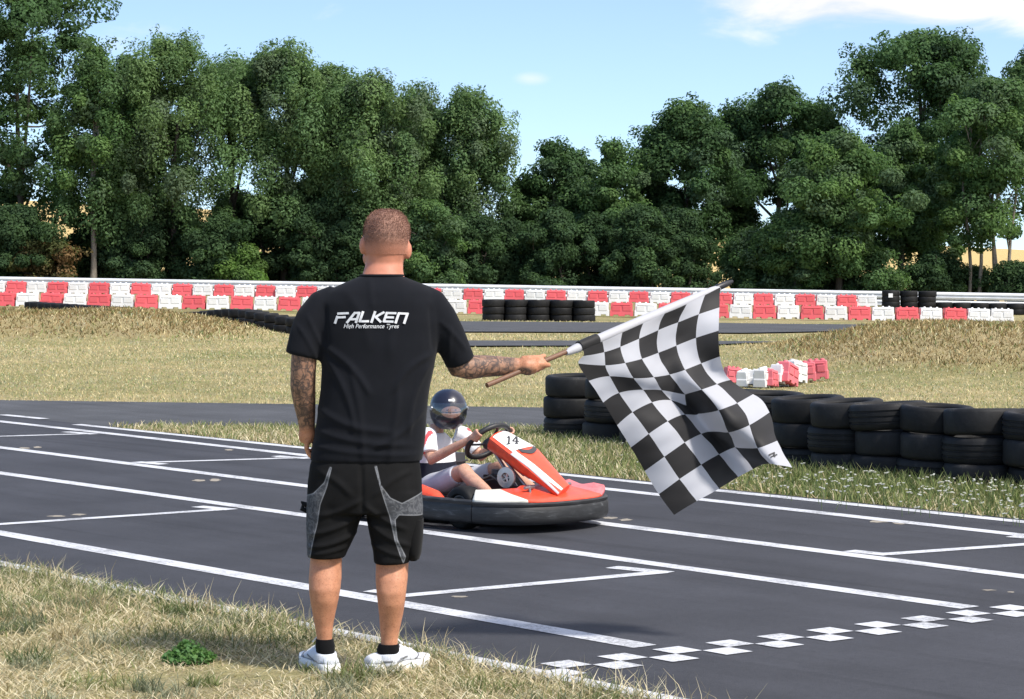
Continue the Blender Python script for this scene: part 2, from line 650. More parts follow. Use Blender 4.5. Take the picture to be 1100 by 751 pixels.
def block_mesh(name, L, Hh, D, mat):
    """one water-filled plastic barrier block: stepped ends, recessed faces, pegs and fork slots"""
    mb = MB()
    w = L * 0.965 / 2; s = Hh * 0.10
    # front outline with keyed ends and two fork slots
    poly = [(-w, 0.04 * Hh), (-w * 0.74, 0.04 * Hh), (-w * 0.70, s * 1.5), (-w * 0.30, s * 1.5), (-w * 0.26, 0.04 * Hh), (w * 0.26, 0.04 * Hh), (w * 0.30, s * 1.5), (w * 0.70, s * 1.5),
            (w * 0.74, 0.04 * Hh), (w, 0.04 * Hh), (w, Hh * 0.46), (w * 0.94, Hh * 0.50), (w * 0.94, Hh * 0.93), (w * 0.90, Hh),
            (-w * 0.90, Hh), (-w * 0.94, Hh * 0.93), (-w * 0.94, Hh * 0.50), (-w, Hh * 0.46)]
    n = len(poly)

    def lay(y0, k):
        return [(p[0] * k, y0 * (1 - 0.22 * p[1] / Hh), p[1]) for p in poly]
    rs = [lay(-D / 2, 1.0), lay(D / 2, 1.0)]
    mb.rings(rs)
    # raised pads on the front and back leave a recessed band between them
    for sg in (-1, 1):
        for cx in (-0.46, 0.46):
            mb.box((cx * w, sg * (D / 2 * 0.87 + 0.004), Hh * 0.60), (w * 0.74, 0.03, Hh * 0.36))
        mb.box((0, sg * (D / 2 * 0.82 + 0.004), Hh * 0.86), (w * 1.5, 0.03, Hh * 0.07))
    for cx in (-0.55, 0, 0.55):
        mb.lathe([(0.0001, Hh + 0.035), (0.035, Hh + 0.035), (0.042, Hh), (0.042, Hh - 0.01), (0.0001, Hh - 0.01)], 10, (cx * w, 0, 0), closed=False)
    return mb.mesh(name, [mat], bevel=0.008, bseg=1)


bm_white = block_mesh('barrier_block', 0.80, 0.47, 0.40, MAT['white_plastic'])
bm_red = block_mesh('barrier_block', 0.80, 0.47, 0.40, MAT['red_plastic'])
FY, BY = 84.7, 96.9


def block_row(xs, reds, Y, group, where, jit):
    cnt = {True: 0, False: 0}
    for x, red in zip(xs, reds):
        cnt[red] += 1
        X = (x - CXP) / F * Y
        o = link('barrier_block', bm_red if red else bm_white)
        yy = Y + rnd.uniform(-jit, jit)
        o.location = (X, yy, tz(X, yy) + 0.02)
        o.rotation_euler = (0, rnd.uniform(-0.022, 0.022) + 0.0165, rnd.uniform(-0.09, 0.09))
        tag(o, '%s barrier block, %s %s block from the left in the %s' % ('red' if red else 'white', ordinal(cnt[red]), 'red' if red else 'white', where), 'barrier', group)


fx = [43 + 25.5 * k + 12.7 for k in range(-2, 41)]
block_row(fx, [k % 2 == 0 and k <= 38 for k in range(-2, 41)], FY, 'front row of red and white barrier blocks', 'lower front row', 0.07)
bx = [6.5 + 22.29 * k + 11.1 for k in range(-1, 42)]
block_row(bx, [k % 2 == 0 for k in range(-1, 42)], BY, 'rear row of red and white barrier blocks', 'upper rear row', 0.07)

# ---- guard rail behind the blocks
simple('galvanised', (0.62, 0.645, 0.68), 0.5, 0.15, 0.12, 2.0)
simple('galvanised_post', (0.36, 0.37, 0.38), 0.55, 0.4)
gr = empty('guardrail', (0, 101, tz(0, 101)), 0, 'long grey steel guardrail running behind the striped barrier blocks', 'guardrail')


def wbeam(z0, hh):
    prof = [(0.0, 0), (0.03, 0.02), (0.075, 0.2), (0.075, 0.33), (0.01, 0.44), (0.01, 0.56), (0.075, 0.67), (0.075, 0.8), (0.03, 0.98), (0, 1.0)]
    out = [(-d, z0 + t * hh) for d, t in prof]
    return out + [(d + 0.006, z) for d, z in reversed(out)]


for z0, hh, dy in ((0.33, 0.30, 0.0), (0.02, 0.27, 0.0)):
    mb = MB(); rs = []
    for i in range(0, 61):
        X = -27 + i * 0.9
        b0 = tz(X, 101)
        rs.append([Vector((X, 101 + y, b0 + z)) for y, z in wbeam(z0, hh)])
    mb.rings(rs)
    mb.build('rail', MAT['galvanised'], gr, gr.location, smooth=40)
for i in range(0, 27):
    X = -26.5 + i * 2.0
    b0 = tz(X, 101)
    mb = MB(); mb.box((X, 101.12, b0 + 0.28), (0.10, 0.14, 0.66))
    mb.build('post', MAT['galvanised_post'], gr, gr.location, bevel=0.01)

# ================================================================== tyres
def mat_rubber(name, base, tread):
    m, nt, b = new_mat(name)
    v = objco(nt)
    oi = nt.nodes.new('ShaderNodeObjectInfo')
    f = tex_noise(nt, 7, 6, 0.7, v)
    dust = ramp(nt, f, [(0.45, base), (0.62, tuple(c * 1.5 for c in base)), (0.8, (0.085, 0.078, 0.068))])
    c = mix(nt, 1.0, dust, ramp(nt, oi.outputs['Random'], [(0, (0.7,) * 3), (1, (1.25,) * 3)]), 'MULTIPLY')
    nt.links.new(c, b.inputs['Base Color'])
    b.inputs['Roughness'].default_value = 0.62
    b.inputs['Specular IOR Level'].default_value = 0.22
    bump(nt, b, tex_noise(nt, 40, 4, 0.7, v), 0.25, 0.006)
    MAT[name] = m


mat_rubber('tyre_rubber', (0.012, 0.012, 0.0125), 0)


def tyre_mesh(name, R, W, seg, grooves=True):
    """hollow car tyre: tread with grooves, rounded shoulders, sidewalls, open bead and inner cavity"""
    w = W / 2; rb = R * 0.63
    prof = [(R * 0.985, -w * 0.70)]
    if grooves:
        for g in (-0.42, 0.0, 0.42):
            prof += [(R, w * (g - 0.09)), (R - 0.008, w * (g - 0.06)), (R - 0.008, w * (g + 0.06)), (R, w * (g + 0.09))]
    prof += [(R * 0.985, w * 0.70), (R * 0.955, w * 0.90), (R * 0.90, w * 0.985), (R * 0.84, w), (R * 0.74, w * 0.95), (rb * 1.02, w * 0.82), (rb, w * 0.74),
             (rb, w * 0.62), (R * 0.78, w * 0.72), (R * 0.90, w * 0.5), (R * 0.93, 0), (R * 0.90, -w * 0.5), (R * 0.78, -w * 0.72), (rb, -w * 0.62),
             (rb, -w * 0.74), (rb * 1.02, -w * 0.82), (R * 0.74, -w * 0.95), (R * 0.84, -w), (R * 0.90, -w * 0.985), (R * 0.955, -w * 0.90)]
    mb = MB(); mb.lathe(prof, seg, closed=True)
    return mb.mesh(name, [MAT['tyre_rubber']], smooth=50)


TY = tyre_mesh('tyre', 0.285, 0.19, 56)
TY2 = tyre_mesh('tyre', 0.278, 0.185, 56, False)
TYF = tyre_mesh('tyre', 0.335, 0.215, 24, False)
trnd = random.Random(5)


def put_tyre(me, X, Y, z, label, group, jit=0.012, sc=1.0):
    o = link('tyre', me)
    o.location = (X + trnd.uniform(-jit, jit), Y + trnd.uniform(-jit, jit), z)
    o.rotation_euler = (trnd.uniform(-0.02, 0.02), trnd.uniform(-0.02, 0.02), trnd.uniform(0, 6.28))
    s = sc * trnd.uniform(0.97, 1.03); o.scale = (s, s, sc)
    return tag(o, label, 'tyre', group)


LEV = ['bottom', 'middle', 'top', 'topmost']
# wall of stacked tyres beside the track: left edge px and front base px of every stack
stacks = [(584, 472), (625, 478), (665, 484), (705, 490), (746, 496.5), (787, 503), (828, 509), (868, 515), (915, 519.5), (963, 524), (1014, 529), (1079, 534), (1146, 541)]
for i, (lx, by) in enumerate(stacks):
    Yf = F * EYE / (by - HZ)
    Yc = Yf + 0.25
    X = (lx - CXP) / F * Yc + 0.285
    for k in range(3):
        nm = 'leftmost stack' if i == 0 else ('%s stack from the left' % ordinal(i + 1))
        ty_ = put_tyre(TY2 if (i * 2 + k) % 3 else TY, X, Yc, 0.095 + k * 0.187, 'black %s tyre of the %s in the trackside tyre wall' % (LEV[k], nm), 'tyres stacked in the trackside wall', 0.022)
        if k == 2:
            ty_.rotation_euler = (trnd.uniform(0.035, 0.075) if i > 5 else trnd.uniform(0.0, 0.03), trnd.uniform(-0.05, 0.05), trnd.uniform(0, 6))
            ty_.location.z += 0.004
# far pile in front of the striped barrier
Yp = 74.0
for i in range(5):
    X = (518 + 12 + 24.3 * i - CXP) / F * Yp
    for k in range(3):
        put_tyre(TYF, X, Yp, tz(X, Yp) + 0.10 + 0.215 * k, 'black %s tyre, %s column from the left of the far pile before the blocks' % (LEV[k], ordinal(i + 1)), 'tyres in the far middle pile', 0.01)
for i in range(4):
    X = (518 + 24.2 + 24.3 * i - CXP) / F * Yp + 0.005
    for k in range(3):
        put_tyre(TYF, X, Yp + 0.5, tz(X, Yp) + 0.10 + 0.215 * k, 'black %s tyre, %s column of the second line of the far middle pile' % (LEV[k], ordinal(i + 1)), 'tyres in the far middle pile', 0.01)
# right pile and low row behind the blocks
Yr = 92.0
for i in range(3):
    X = (957 + 19.5 * i - CXP) / F * Yr
    for k in range(4):
        put_tyre(TYF, X, Yr, tz(X, Yr) + 0.10 + 0.2 * k, 'black %s tyre, %s column of the tall pile by the right guardrail' % (['lowest', 'lower middle', 'upper middle', 'top'][k], ordinal(i + 1)), 'tyres in the tall far right pile', 0.01)
for i in range(9):
    X = (1014 + 19.2 * i - CXP) / F * Yr
    for k in range(2):
        put_tyre(TYF, X, Yr, tz(X, Yr) + 0.10 + 0.2 * k, 'black %s tyre, %s from the tall pile in the low row under the guardrail' % (['lower', 'upper'][k], ordinal(i + 1)), 'tyres in the low far right row', 0.01)
# single row of tyres behind the left mound
a, b = Vector((-14.6, 76.5, 0)), Vector((-4.3, 54.5, 0))
n = 38
for i in range(n):
    t = i / (n - 1); p = a.lerp(b, t); p.x += 0.35 * math.sin(t * 5)
    put_tyre(TYF, p.x, p.y, tz(p.x, p.y) + 0.085, 'black tyre lying behind the left mound, %s in its row from the far end' % ordinal(i + 1), 'tyres in the row behind the left mound', 0.03, 0.84)
    if i < 16 or i > 24:
        put_tyre(TYF, p.x, p.y, tz(p.x, p.y) + 0.265, 'black tyre on top of the %s tyre in the row behind the left mound' % ordinal(i + 1), 'tyres in the row behind the left mound', 0.03, 0.84)
# small white marker on the tall pile
simple('white_card', (0.8, 0.8, 0.8), 0.6)
mk2 = MB(); X = (957 - CXP) / F * 91.6
mk2.box((X, 91.66, EYE - (317.5 - HZ) / F * 91.6), (0.16, 0.02, 0.15))
tag(mk2.build('marker_plate', MAT['white_card'], bevel=0.004), 'small white marker plate on the tall black tyre pile', 'marker')

# ================================================================== loose barrier blocks on the grass
sm_w = block_mesh('barrier_block', 0.40, 0.36, 0.26, MAT['white_plastic'])
sm_r = block_mesh('barrier_block', 0.40, 0.36, 0.26, MAT['faded_red_plastic'])
loose = [  # px, base py, red, heading deg, roll deg, scale, label
    (786, 413, 1, 20, 10, 0.95, 'faded red barrier block on the grass, half hidden by the chequered flag'),
    (800, 416, 0, 65, -8, 0.95, 'small white barrier block, leftmost white one of the tumbled row on the grass'),
    (811, 416, 0, 70, 12, 0.9, 'small white barrier block leaning between a white and a pink one in the tumbled row'),
    (820, 417, 0, 62, -6, 1.1, 'tall white barrier block standing left of the tilted pink block'),
    (827, 417, 1, 66, 9, 1.0, 'tilted pink barrier block wedged between white blocks in the tumbled row'),
    (836, 416, 0, 60, 22, 1.15, 'white barrier block leaning over the pink one, middle of the tumbled row'),
    (844, 416, 1, 58, 24, 1.3, 'faded red barrier block leaning over, tallest of the tumbled row'),
    (853, 413, 0, 48, 14, 1.3, 'upright white barrier block next to the two pink ones at the right end'),
    (865, 411, 1, -8, -3, 1.2, 'faded red barrier block second from the right end of the tumbled row'),
    (878, 409.5, 1, -12, -5, 1.25, 'faded red barrier block at the right end of the tumbled row'),
]
for px, py, red, hd, roll, s, lab in loose:
    p = GT(px, py)
    o = link('barrier_block', sm_r if red else sm_w)
    o.location = (p.x, p.y, p.z + 0.01 + 0.05 * abs(math.sin(math.radians(roll))))
    o.rotation_euler = (0, math.radians(roll) * 0.7, math.radians(hd)); o.scale = (0.62 * s, 0.62 * s, 0.58 * s)
    tag(o, lab, 'barrier', 'loose barrier blocks on the grass')
# ================================================================== trees
def mat_bark(name, c0, c1):
    m, nt, b = new_mat(name)
    v = objco(nt)
    mp = nt.nodes.new('ShaderNodeMapping'); mp.inputs['Scale'].default_value = (6, 6, 1.2); nt.links.new(v, mp.inputs['Vector'])
    f = tex_noise(nt, 3, 6, 0.7, mp.outputs[0])
    nt.links.new(ramp(nt, f, [(0.3, c0), (0.7, c1)]), b.inputs['Base Color'])
    b.inputs['Roughness'].default_value = 0.9
    bump(nt, b, f, 0.6, 0.03)
    MAT[name] = m


mat_bark('dark_bark', (0.035, 0.028, 0.022), (0.10, 0.085, 0.068))
mat_bark('pale_bark', (0.15, 0.125, 0.095), (0.34, 0.30, 0.25))

# leaf palettes: base colours of the species
PAL = {
    'oak': [(0.046, 0.086, 0.032), (0.072, 0.122, 0.044), (0.056, 0.102, 0.040), (0.060, 0.098, 0.050)],
    'willow': [(0.080, 0.132, 0.050), (0.118, 0.178, 0.068), (0.092, 0.150, 0.062), (0.100, 0.140, 0.075)],
    'birch': [(0.062, 0.112, 0.038), (0.098, 0.160, 0.052), (0.076, 0.130, 0.050), (0.085, 0.130, 0.062)],
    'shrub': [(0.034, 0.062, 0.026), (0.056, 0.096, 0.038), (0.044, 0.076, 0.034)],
    'bright': [(0.085, 0.15, 0.034), (0.115, 0.19, 0.046), (0.095, 0.155, 0.046)],
    'rusty': [(0.12, 0.095, 0.040), (0.16, 0.10, 0.045), (0.085, 0.095, 0.034)],
}


def leaf_cloud(rs, centers, radii, per, size, pal, droop=0.0, flat=0.8):
    """many small folded leaves spread over clumps; returns verts, quads, colours"""
    n = len(centers) * per
    c = np.repeat(centers, per, 0); r = np.repeat(radii, per)
    d = rs.normal(size=(n, 3)); d /= np.linalg.norm(d, axis=1)[:, None]
    rad = r * (0.35 + 0.72 * rs.random(n) ** 0.5)
    pos = c + d * rad[:, None] * np.array([1, 1, flat])
    if droop:
        pos[:, 2] -= droop * rs.random(n) ** 2 * r * 1.6
    nrm = d * 0.95 + rs.normal(size=(n, 3)) * 0.42 + np.array([0, 0, 0.5])
    nrm /= np.linalg.norm(nrm, axis=1)[:, None]
    ax = rs.normal(size=(n, 3)) + np.array([0, 0, -1.6 * droop])
    ax -= nrm * (ax * nrm).sum(1)[:, None]; ax /= np.linalg.norm(ax, axis=1)[:, None] + 1e-9
    bx_ = np.cross(nrm, ax)
    L = size * (0.65 + 0.7 * rs.random(n)); W = L * (0.62 - 0.25 * droop)
    fold = nrm * (W * 0.22)[:, None]
    v = np.stack([pos - ax * L[:, None] / 2, pos + bx_ * W[:, None] / 2 + fold, pos + ax * L[:, None] / 2, pos - bx_ * W[:, None] / 2 + fold], 1).reshape(-1, 3)
    f = np.arange(n * 4).reshape(n, 4)
    pal = np.array(pal) * np.array([1.32, 1.34, 1.42])
    base = pal[rs.integers(0, len(pal), len(centers))]
    base = base * (0.82 + 0.36 * rs.random(len(centers)))[:, None]
    col = np.repeat(base, per, 0) * (0.84 + 0.32 * rs.random(n))[:, None]
    return v, f, np.repeat(col, 4, 0)


def crown_clumps(rs, n, W, D, z0, z1, prof, fill=0.55):
    """clump centres through an uneven crown volume"""
    t = rs.random(n) ** 0.85
    a = rs.random(n) * 2 * np.pi
    ph = rs.random(4) * 6.28
    env = np.interp(t, [p[0] for p in prof], [p[1] for p in prof])
    env = env * (1 + 0.20 * np.sin(3 * a + 3 * t + ph[0]) + 0.20 * np.sin(2 * a + 9 * t + ph[1]) + 0.12 * np.sin(5 * a - 9 * t + ph[2]))
    q = fill + (1 - fill) * rs.random(n)
    q[rs.random(n) < 0.22] *= 0.5
    z = z0 + t * (z1 - z0)
    return np.stack([np.cos(a) * env * q * W, np.sin(a) * env * q * D, z], 1)


ROUND = [(0, 0.75), (0.15, 0.92), (0.4, 1.0), (0.65, 0.9), (0.85, 0.62), (1, 0.15)]
TALL = [(0, 0.5), (0.2, 0.9), (0.5, 1.0), (0.75, 0.75), (0.92, 0.4), (1, 0.08)]
FULL = [(0, 0.8), (0.2, 1.0), (0.5, 1.0), (0.75, 0.85), (0.9, 0.6), (1, 0.2)]


def make_tree(name, label, cat, px, top, half, Y, kind, base_py, seed, nclump=64, per=230, size=0.30, rc=(0.62, 1.05), prof=ROUND, bark='dark_bark', droop=0.0,
              group='trees along the back of the track', lean=0.0, tr=0.16, stems=1, fill=0.5, pale_low=False):
    rs = np.random.default_rng(seed); rr = random.Random(seed)
    if group.startswith('trees'): Y += 4.5
    X = (px - CXP) / F * Y; zb = tz(X, Y)
    ztop = EYE - (top - HZ) / F * Y - zb
    base_py = base_py + 62 if group.startswith('trees') else base_py
    nclump = int(nclump * 1.5); per = int(per * 1.85); size = size * 0.54
    zc0 = EYE - (min(base_py, 300 if group.startswith('trees') else 306) - HZ) / F * Y - zb
    if not group.startswith('trees'): zc0 = 0.05
    W = half * 1.28 / F * Y
    root = empty(name, (X, Y, zb - 0.02), 0, label, cat, group)
    rmean = sum(rc) / 2
    cc = crown_clumps(rs, nclump, W - rmean * 0.55, (W - rmean * 0.55) * 0.85, zc0 + rmean * 0.6, ztop - rmean * 0.45, prof, fill)
    cc[:, 0] += lean * (cc[:, 2] - zc0)
    rad = rs.uniform(rc[0] * 0.62, rc[1] * 0.92, len(cc))
    v, f, col = leaf_cloud(rs, cc, rad, per, size, PAL[kind], droop, 0.72 + 0.6 * droop)
    # stray sprays that break the outline
    ns = 170 if half > 30 else 90
    k = rs.integers(0, len(cc), ns)
    d = rs.normal(size=(ns, 3)); d /= np.linalg.norm(d, axis=1)[:, None]
    d[:, 2] = np.abs(d[:, 2]) * (0.9 if not droop else 0.5)
    if droop > 0.3:
        hi = cc[k][:, 2] > zc0 + 0.66 * (ztop - zc0)
        d[hi, 2] = 0.6 + 1.0 * rs.random(hi.sum()); d[hi, :2] *= 0.8
    sc = cc[k] + d * (rad[k] * rs.uniform(0.95, 1.28, ns))[:, None]
    sc[:, 2] = np.minimum(sc[:, 2], ztop + 0.30 - 0.75 * rs.random(ns) ** 2 - 0.35 * np.hypot(sc[:, 0], sc[:, 1]) / W)
    v2, f2, c2 = leaf_cloud(rs, sc, np.full(ns, 0.27), 26, size * 0.9, PAL[kind], droop)
    f2 = f2 + len(v)
    crown = link('crown', raw_mesh('crown', np.vstack([v, v2]), np.vstack([f, f2]), [MAT['leaves']], np.vstack([col, c2])), root)
    mb = MB()
    H_ = ztop
    for s in range(stems):
        ox = 0 if stems == 1 else rr.uniform(-0.7, 0.7) * W * 0.5
        oy = 0 if stems == 1 else rr.uniform(-0.4, 0.4)
        top_h = max(zc0 + (ztop - zc0) * 0.72, 1.2)
        pts = []; rad_ = []
        for i in range(9):
            t = i / 8
            pts.append((ox + lean * top_h * t * 0.6 + 0.16 * math.sin(t * 5 + seed + s) * t * (1 + stems * 0.3), oy + 0.12 * math.cos(t * 4 + seed * 2 + s) * t, top_h * t))
            rad_.append(tr * (1 - 0.78 * t) * (1.35 if i == 0 else 1) + 0.012)
        mb.tube(pts, rad_, 8)
        for q in range(7 if stems == 1 else 4):
            t = rr.uniform(0.28, 0.9); i = int(t * 8); b0 = Vector(pts[i]).lerp(Vector(pts[i + 1]), t * 8 - i)
            tgt = Vector(cc[rr.randrange(len(cc))])
            if tgt.z < b0.z + 0.2: tgt.z = b0.z + rr.uniform(0.3, 1.0)
            m1 = b0.lerp(tgt, 0.5) + Vector((rr.uniform(-0.15, 0.15), rr.uniform(-0.15, 0.15), -0.12))
            r0 = rad_[i] * 0.55
            mb.tube([b0, m1, tgt], [r0, r0 * 0.7, 0.012], 6)
    mb.build('trunk', MAT[bark], root, smooth=60)
    return root


T = make_tree
T('oak_tree', 'tall dark oak filling the top left corner of the photo', 'tree', 22, -48, 92, 102, 'oak', 215, 1, 84, 240, 0.30, (0.65, 1.1), FULL, fill=0.4)
T('tree', 'slim green tree with a pale bent trunk right of the left corner oak', 'tree', 100, 44, 48, 99, 'birch', 205, 2, 46, 220, 0.29, (0.5, 0.85), TALL, 'pale_bark', 0.35, tr=0.13, lean=0.03)
T('tree', 'broad light green feathery tree with a domed top, second dome from the left', 'tree', 188, 36, 72, 100, 'willow', 195, 3, 82, 250, 0.28, (0.5, 0.9), FULL, 'dark_bark', 0.55)
T('tree', 'light green feathery tree with the highest spiky top left of the man', 'tree', 306, 48, 66, 101, 'willow', 185, 4, 78, 250, 0.28, (0.5, 0.85), ROUND, 'dark_bark', 0.55)
T('tree', 'domed feathery tree whose crown rises right behind the man', 'tree', 402, 82, 56, 100, 'willow', 175, 5, 66, 250, 0.28, (0.5, 0.85), FULL, 'dark_bark', 0.5)
T('tree', 'feathery tree falling away to the right above the man and the sky gap', 'tree', 498, 100, 54, 102, 'willow', 180, 6, 60, 240, 0.28, (0.5, 0.85), ROUND, 'dark_bark', 0.5, lean=0.02)
T('tree', 'low dark rounded tree right of the sky gap in the middle', 'tree', 600, 152, 40, 104, 'oak', 245, 7, 46, 230, 0.28, (0.45, 0.8), ROUND)
T('tree', 'narrow pointed lighter tree between two dark ones in the middle', 'tree', 660, 152, 32, 102, 'birch', 240, 8, 36, 230, 0.27, (0.4, 0.7), TALL)
T('tree', 'wide rounded dark tree rising above the raised flag tip', 'tree', 738, 108, 62, 104, 'oak', 225, 9, 70, 240, 0.30, (0.6, 1.0), ROUND)
T('tree', 'open crowned dark tree with sky showing through, left of the great oak', 'tree', 836, 90, 52, 108, 'oak', 175, 10, 50, 210, 0.29, (0.55, 0.9), ROUND, fill=0.6)
T('tree', 'mid green bushy tree standing before the great oak on the right', 'tree', 902, 142, 66, 99, 'birch', 262, 11, 76, 240, 0.28, (0.5, 0.9), TALL)
T('oak_tree', 'great spreading dark oak, tallest crown on the right', 'tree', 992, 30, 100, 107, 'oak', 205, 12, 104, 250, 0.31, (0.7, 1.15), FULL, tr=0.26, fill=0.4)
T('tree', 'mid green tree on several slender pale trunks at the right edge', 'tree', 1066, 84, 64, 100, 'birch', 208, 13, 66, 230, 0.28, (0.5, 0.9), ROUND, 'pale_bark', 0, stems=5, tr=0.075)
T('tree', 'dark tree cut off by the right edge of the photo', 'tree', 1126, 52, 60, 106, 'oak', 190, 14, 60, 230, 0.3, (0.6, 1.0), FULL)
T('tree', 'mid height tree filling the space between the second and third domes', 'tree', 252, 206, 30, 105, 'oak', 245, 15, 44, 220, 0.28, (0.5, 0.8), TALL)
T('tree', 'small dark tree beneath the slim pale trunked tree on the left', 'tree', 130, 160, 34, 104, 'oak', 255, 16, 40, 220, 0.27, (0.45, 0.75), ROUND)
T('tree', 'small dark tree behind the light domes left of the man', 'tree', 352, 120, 36, 106, 'oak', 230, 17, 46, 220, 0.28, (0.5, 0.8), TALL)
T('tree', 'small rounded tree tucked under the great oak beside the slender trunks', 'tree', 1000, 150, 40, 104, 'birch', 225, 18, 34, 210, 0.27, (0.45, 0.75), ROUND)
T('tree', 'dark lower tree between the head of the man and the sky gap', 'tree', 452, 150, 40, 106, 'oak', 245, 19, 46, 220, 0.28, (0.45, 0.8), ROUND)
T('tree', 'dark leafy tree filling the gap under the wide rounded tree', 'tree', 700, 190, 40, 106, 'oak', 262, 20, 44, 220, 0.28, (0.45, 0.8), FULL)

T('tree', 'feathery tree filling the notch between the second dome and the spiky top', 'tree', 247, 66, 40, 103, 'willow', 80, 31, 52, 240, 0.28, (0.5, 0.85), FULL, 'dark_bark', 0.5)
T('tree', 'feathery tree filling the notch between the spiky top and the dome behind the man', 'tree', 356, 76, 40, 103, 'willow', 120, 32, 50, 240, 0.28, (0.5, 0.85), FULL, 'dark_bark', 0.5)
T('tree', 'feathery tree between the dome behind the man and the falling one', 'tree', 452, 92, 36, 103, 'willow', 215, 33, 46, 240, 0.28, (0.5, 0.8), FULL, 'dark_bark', 0.5)
T('tree', 'green tree filling the notch right of the slim pale trunked tree', 'tree', 140, 58, 36, 103, 'birch', 225, 34, 46, 230, 0.28, (0.5, 0.8), FULL, 'dark_bark', 0.3)
T('tree', 'dark tree between the wide rounded tree and the open crowned one', 'tree', 790, 118, 36, 109, 'oak', 200, 35, 40, 220, 0.28, (0.5, 0.85), ROUND)
T('tree', 'small dark tree left of the low rounded tree by the sky gap', 'tree', 566, 188, 26, 105, 'oak', 255, 36, 30, 220, 0.27, (0.4, 0.7), TALL)
T('tree', 'dark tree filling the notch left of the great oak', 'tree', 884, 112, 34, 110, 'oak', 195, 37, 40, 220, 0.28, (0.5, 0.85), FULL)
T('tree', 'lighter tree in front of the great oak, right of the mid green bushy one', 'tree', 966, 130, 38, 103, 'birch', 225, 38, 44, 220, 0.27, (0.45, 0.8), TALL)
T('tree', 'low dark tree between the narrow pointed tree and the low rounded one', 'tree', 630, 172, 28, 107, 'oak', 250, 39, 32, 220, 0.27, (0.4, 0.7), FULL)

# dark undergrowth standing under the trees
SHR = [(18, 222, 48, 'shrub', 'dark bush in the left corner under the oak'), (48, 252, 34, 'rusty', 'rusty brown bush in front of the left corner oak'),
       (98, 240, 34, 'shrub', 'dark bush around the foot of the pale bent trunk'), (146, 232, 36, 'shrub', 'dark leafy bush below the gap between the two left domes'),
       (186, 214, 30, 'shrub', 'dark tall bush under the second dome from the left'), (236, 228, 32, 'shrub', 'dark bush behind the bright green bush'),
       (256, 262, 26, 'bright', 'bright yellow green bush left of the man above the barrier'), (302, 200, 42, 'shrub', 'tall dark bush under the spiky topped tree'),
       (352, 212, 36, 'shrub', 'dark bush close left of the head of the man'), (406, 200, 40, 'shrub', 'dark bush directly behind the head of the man'),
       (458, 214, 36, 'birch', 'mid green bush right of the head of the man'), (506, 226, 36, 'shrub', 'dark bush under the sky gap in the middle'),
       (548, 236, 30, 'shrub', 'low dark bush at the left foot of the low rounded tree'), (592, 226, 34, 'shrub', 'dark bush under the low rounded tree'),
       (640, 232, 32, 'shrub', 'dark bush under the narrow pointed tree'), (688, 222, 36, 'shrub', 'dark bush left under the wide rounded tree'),
       (736, 226, 30, 'shrub', 'dark bush right under the wide rounded tree'), (806, 246, 28, 'birch', 'mid green bush right of the flag tip before the pale gap'),
       (846, 226, 36, 'birch', 'broad green bush under the open crowned tree'), (896, 286, 36, 'shrub', 'low dark bush below the golden field strip'),
       (950, 288, 36, 'birch', 'low green bush under the great oak'), (1000, 270, 30, 'shrub', 'low dark bush left of the slender pale trunks'),
       (1046, 286, 28, 'shrub', 'lowest dark bush at the foot of the slender pale trunks'), (1094, 280, 28, 'shrub', 'low dark bush at the right edge behind the guardrail')]
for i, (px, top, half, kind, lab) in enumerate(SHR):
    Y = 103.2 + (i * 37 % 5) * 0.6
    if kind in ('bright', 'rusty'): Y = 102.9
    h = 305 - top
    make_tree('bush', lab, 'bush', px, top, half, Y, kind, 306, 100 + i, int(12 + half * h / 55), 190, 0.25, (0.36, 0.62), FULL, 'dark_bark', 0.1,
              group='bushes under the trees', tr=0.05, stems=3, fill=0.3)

# ================================================================== grass
def blades(name, label, pos, h, lean, width, col, seed, curve=0.35):
    """upright bent blades (two quads each folded into one strip) as one mesh of ground cover"""
    rs = np.random.default_rng(seed); n = len(pos)
    a = rs.random(n) * 2 * np.pi
    d = np.stack([np.cos(a), np.sin(a), np.zeros(n)], 1)
    s = np.stack([-np.sin(a), np.cos(a), np.zeros(n)], 1)
    # side vector random so blades are seen at any angle
    b = rs.random(n) * 2 * np.pi
    s = np.stack([np.cos(b), np.sin(b), np.zeros(n)], 1)
    up = np.array([0, 0, 1.0])
    c, sn = np.cos(lean)[:, None], np.sin(lean)[:, None]
    mid = pos + (up * c + d * sn) * (h * 0.55)[:, None]
    c2, sn2 = np.cos(np.minimum(lean + curve * (0.5 + rs.random(n)), 1.62))[:, None], np.sin(np.minimum(lean + curve, 1.62))[:, None]
    tip = mid + (up * c2 + d * sn2) * (h * 0.45)[:, None]
    w = (width / 2)[:, None]
    v = np.stack([pos - s * w, pos + s * w, mid + s * w * 0.8, mid - s * w * 0.8, tip + s * w * 0.15, tip - s * w * 0.15], 1).reshape(-1, 3)
    k = np.arange(n) * 6
    f = np.concatenate([np.stack([k, k + 1, k + 2, k + 3], 1), np.stack([k + 3, k + 2, k + 4, k + 5], 1)])
    o = link(name, raw_mesh(name, v, f, [MAT['grass_blades']], np.repeat(col, 6, 0)))
    return tag(o, label, kind='stuff')


STRAW = np.array([(0.60, 0.52, 0.35), (0.52, 0.44, 0.28), (0.68, 0.61, 0.44), (0.42, 0.34, 0.21)])
GREEN = np.array([(0.14, 0.18, 0.062), (0.19, 0.22, 0.085), (0.12, 0.155, 0.068), (0.25, 0.255, 0.12)])
GREY = np.array([(0.24, 0.25, 0.17), (0.31, 0.31, 0.22), (0.17, 0.19, 0.12)])


def pick(rs, pal, n):
    return pal[rs.integers(0, len(pal), n)] * (0.8 + 0.4 * rs.random(n))[:, None]


